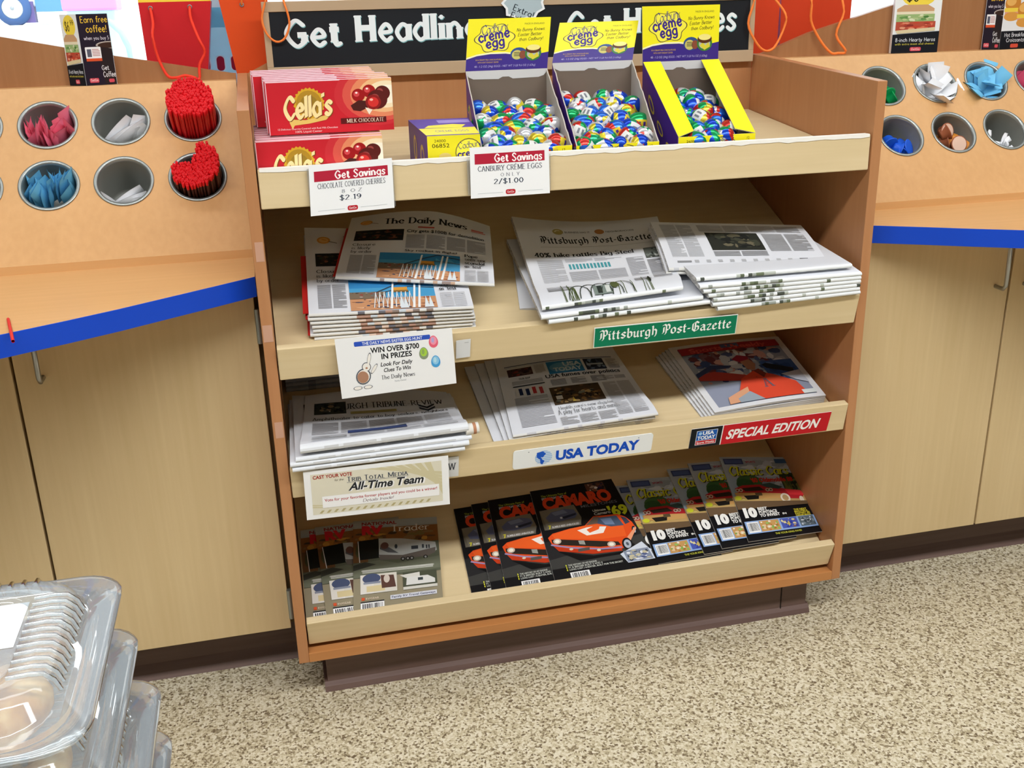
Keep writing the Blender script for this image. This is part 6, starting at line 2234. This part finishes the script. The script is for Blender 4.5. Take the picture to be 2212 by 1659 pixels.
def clamshell(cx, cy, z, label, sticker, which):
    """z is the height of the rim"""
    t = thing('clamshell_container', (cx, cy, z - .042), label, 'food container', 'clear pastry clamshells')
    hx, hy = .146, .150
    R3 = lambda hx_, hy_, r, zz, dx=0: [(x + dx, y, zz) for x, y in rrect(cx, cy, hx_, hy_, r)]
    b = MB()
    loft(b, [R3(hx - .045, hy - .045, .05, z - .042), R3(hx - .036, hy - .036, .05, z - .040), R3(hx - .024, hy - .024, .05, z - .004), R3(hx, hy, .045, z - .003), R3(hx, hy, .045, z - .0045)], CLEAR, 0)
    b.build('base_tray', t)
    b = MB()
    # lid: rim, wall with ribs, rounded shoulder, flat top
    loft(b, [R3(hx, hy, .045, z - .0025), R3(hx + .0008, hy + .0008, .045, z), R3(hx - .004, hy - .004, .043, z + .0012), R3(hx - .027, hy - .027, .05, z + .001), R3(hx - .030, hy - .030, .05, z + .004), R3(hx - .036, hy - .036, .05, z + .020),
             R3(hx - .042, hy - .042, .048, z + .0255), R3(hx - .060, hy - .060, .04, z + .027), R3(hx - .074, hy - .074, .03, z + .0262), R3(hx - .077, hy - .077, .028, z + .0225)], CLEAR, 9)
    RIB = CLEAR
    for k in range(12):
        y = cy - .070 + .0125 * k
        for s in (1, -1):
            b.tube([(cx + s * (hx - .074), y, z + .0268), (cx + s * (hx - .055), y, z + .0280), (cx + s * (hx - .043), y, z + .0268), (cx + s * (hx - .035), y, z + .019), (cx + s * (hx - .031), y, z + .008)], .0026, 6, RIB)
    for k in range(12):
        x = cx - .070 + .0125 * k
        b.tube([(x, cy + hy - .055, z + .0278), (x, cy + hy - .043, z + .0262), (x, cy + hy - .035, z + .018), (x, cy + hy - .031, z + .008)], .0026, 6, RIB)
    b.build('lid', t)
    if sticker:
        b = MB()
        b.slab([(cx - .068, cy + .069, z + .0232), (cx + .066, cy + .069, z + .0232), (cx + .066, cy - .012, z + .0232), (cx - .068, cy - .012, z + .0232)], .0004, mat('pale_paper_label', 'e4ebf0', .5))
        A = Art(134, 80)
        A.rect(92, 6, 38, 60, 'd4dce4'); A.barcode(10, 40, 44, 22, 4); A.cols(8, 8, 70, 24, 1, 2, 4, 'b4bcc8', 3)
        put_art(b, A, quad_map((cx - .068, cy + .069, z + .0232), (cx + .066, cy + .069, z + .0232), (cx + .066, cy - .012, z + .0232), (cx - .068, cy - .012, z + .0232)))
        b.build('paper_label', t)
    # the pastries inside
    r = random.Random(int(z * 1000))
    src = None
    for (dx, dy) in ((-.048, .046), (.048, .044), (-.046, -.048), (.048, -.048)):
        if src is None:
            pm = MB()
            prof = [(0, -.024), (.034, -.024), (.044, -.018), (.051, -.004), (.052, .004), (.047, .012), (.036, .017), (.024, .0195), (.010, .0205), (0, .0207)]
            pm.lathe(prof, 26, PASTRY)
            for i, v in enumerate(pm.v):
                q = 1 + .035 * math.sin(5 * math.atan2(v[1], v[0]) + 1) + r.uniform(-.01, .01)
                pm.v[i] = (v[0] * q, v[1] * q, v[2] + r.uniform(-.0008, .0008) + (.003 * math.sin(7 * math.atan2(v[1], v[0])) if v[2] > .01 else 0))
            src = pm.build('pastry', origin=(0, 0, 0))
            smooth_weld(src)
            src.location = (cx + dx, cy + dy, z - .016)
            tag(src, 'golden pastry inside the %s clear clamshell' % which, 'pastry', 'pastries in the %s clamshell' % which)
        else:
            inst(src, (cx + dx, cy + dy, z - .016), (0, 0, r.uniform(0, 6)))
    return t


for i, (z, xr, yc) in enumerate(((.700, -.1625, -.805), (.628, -.1565, -.800), (.556, -.142, -.800), (.484, -.140, -.795), (.412, -.141, -.800))):
    wh = ('topmost', 'second', 'third', 'fourth', 'lowest')[i]
    clamshell(xr - .146, yc, z, '%s clear clamshell of pastries in the foreground stack' % wh, i == 0, wh)
tb = thing('display_table', (-.32, -.80, 0), 'small display table under the clamshell stack', 'table')
b = MB(); b.box((-.50, -.985, .346), (-.17, -.66, .3685), OAK_H); b.build('table_top', tb)
for x in (-.48, -.215):
    for y in (-.965, -.70):
        b = MB(); b.box((x, y, 0), (x + .025, y + .025, .346), CHERRY_V); b.build('leg', tb)
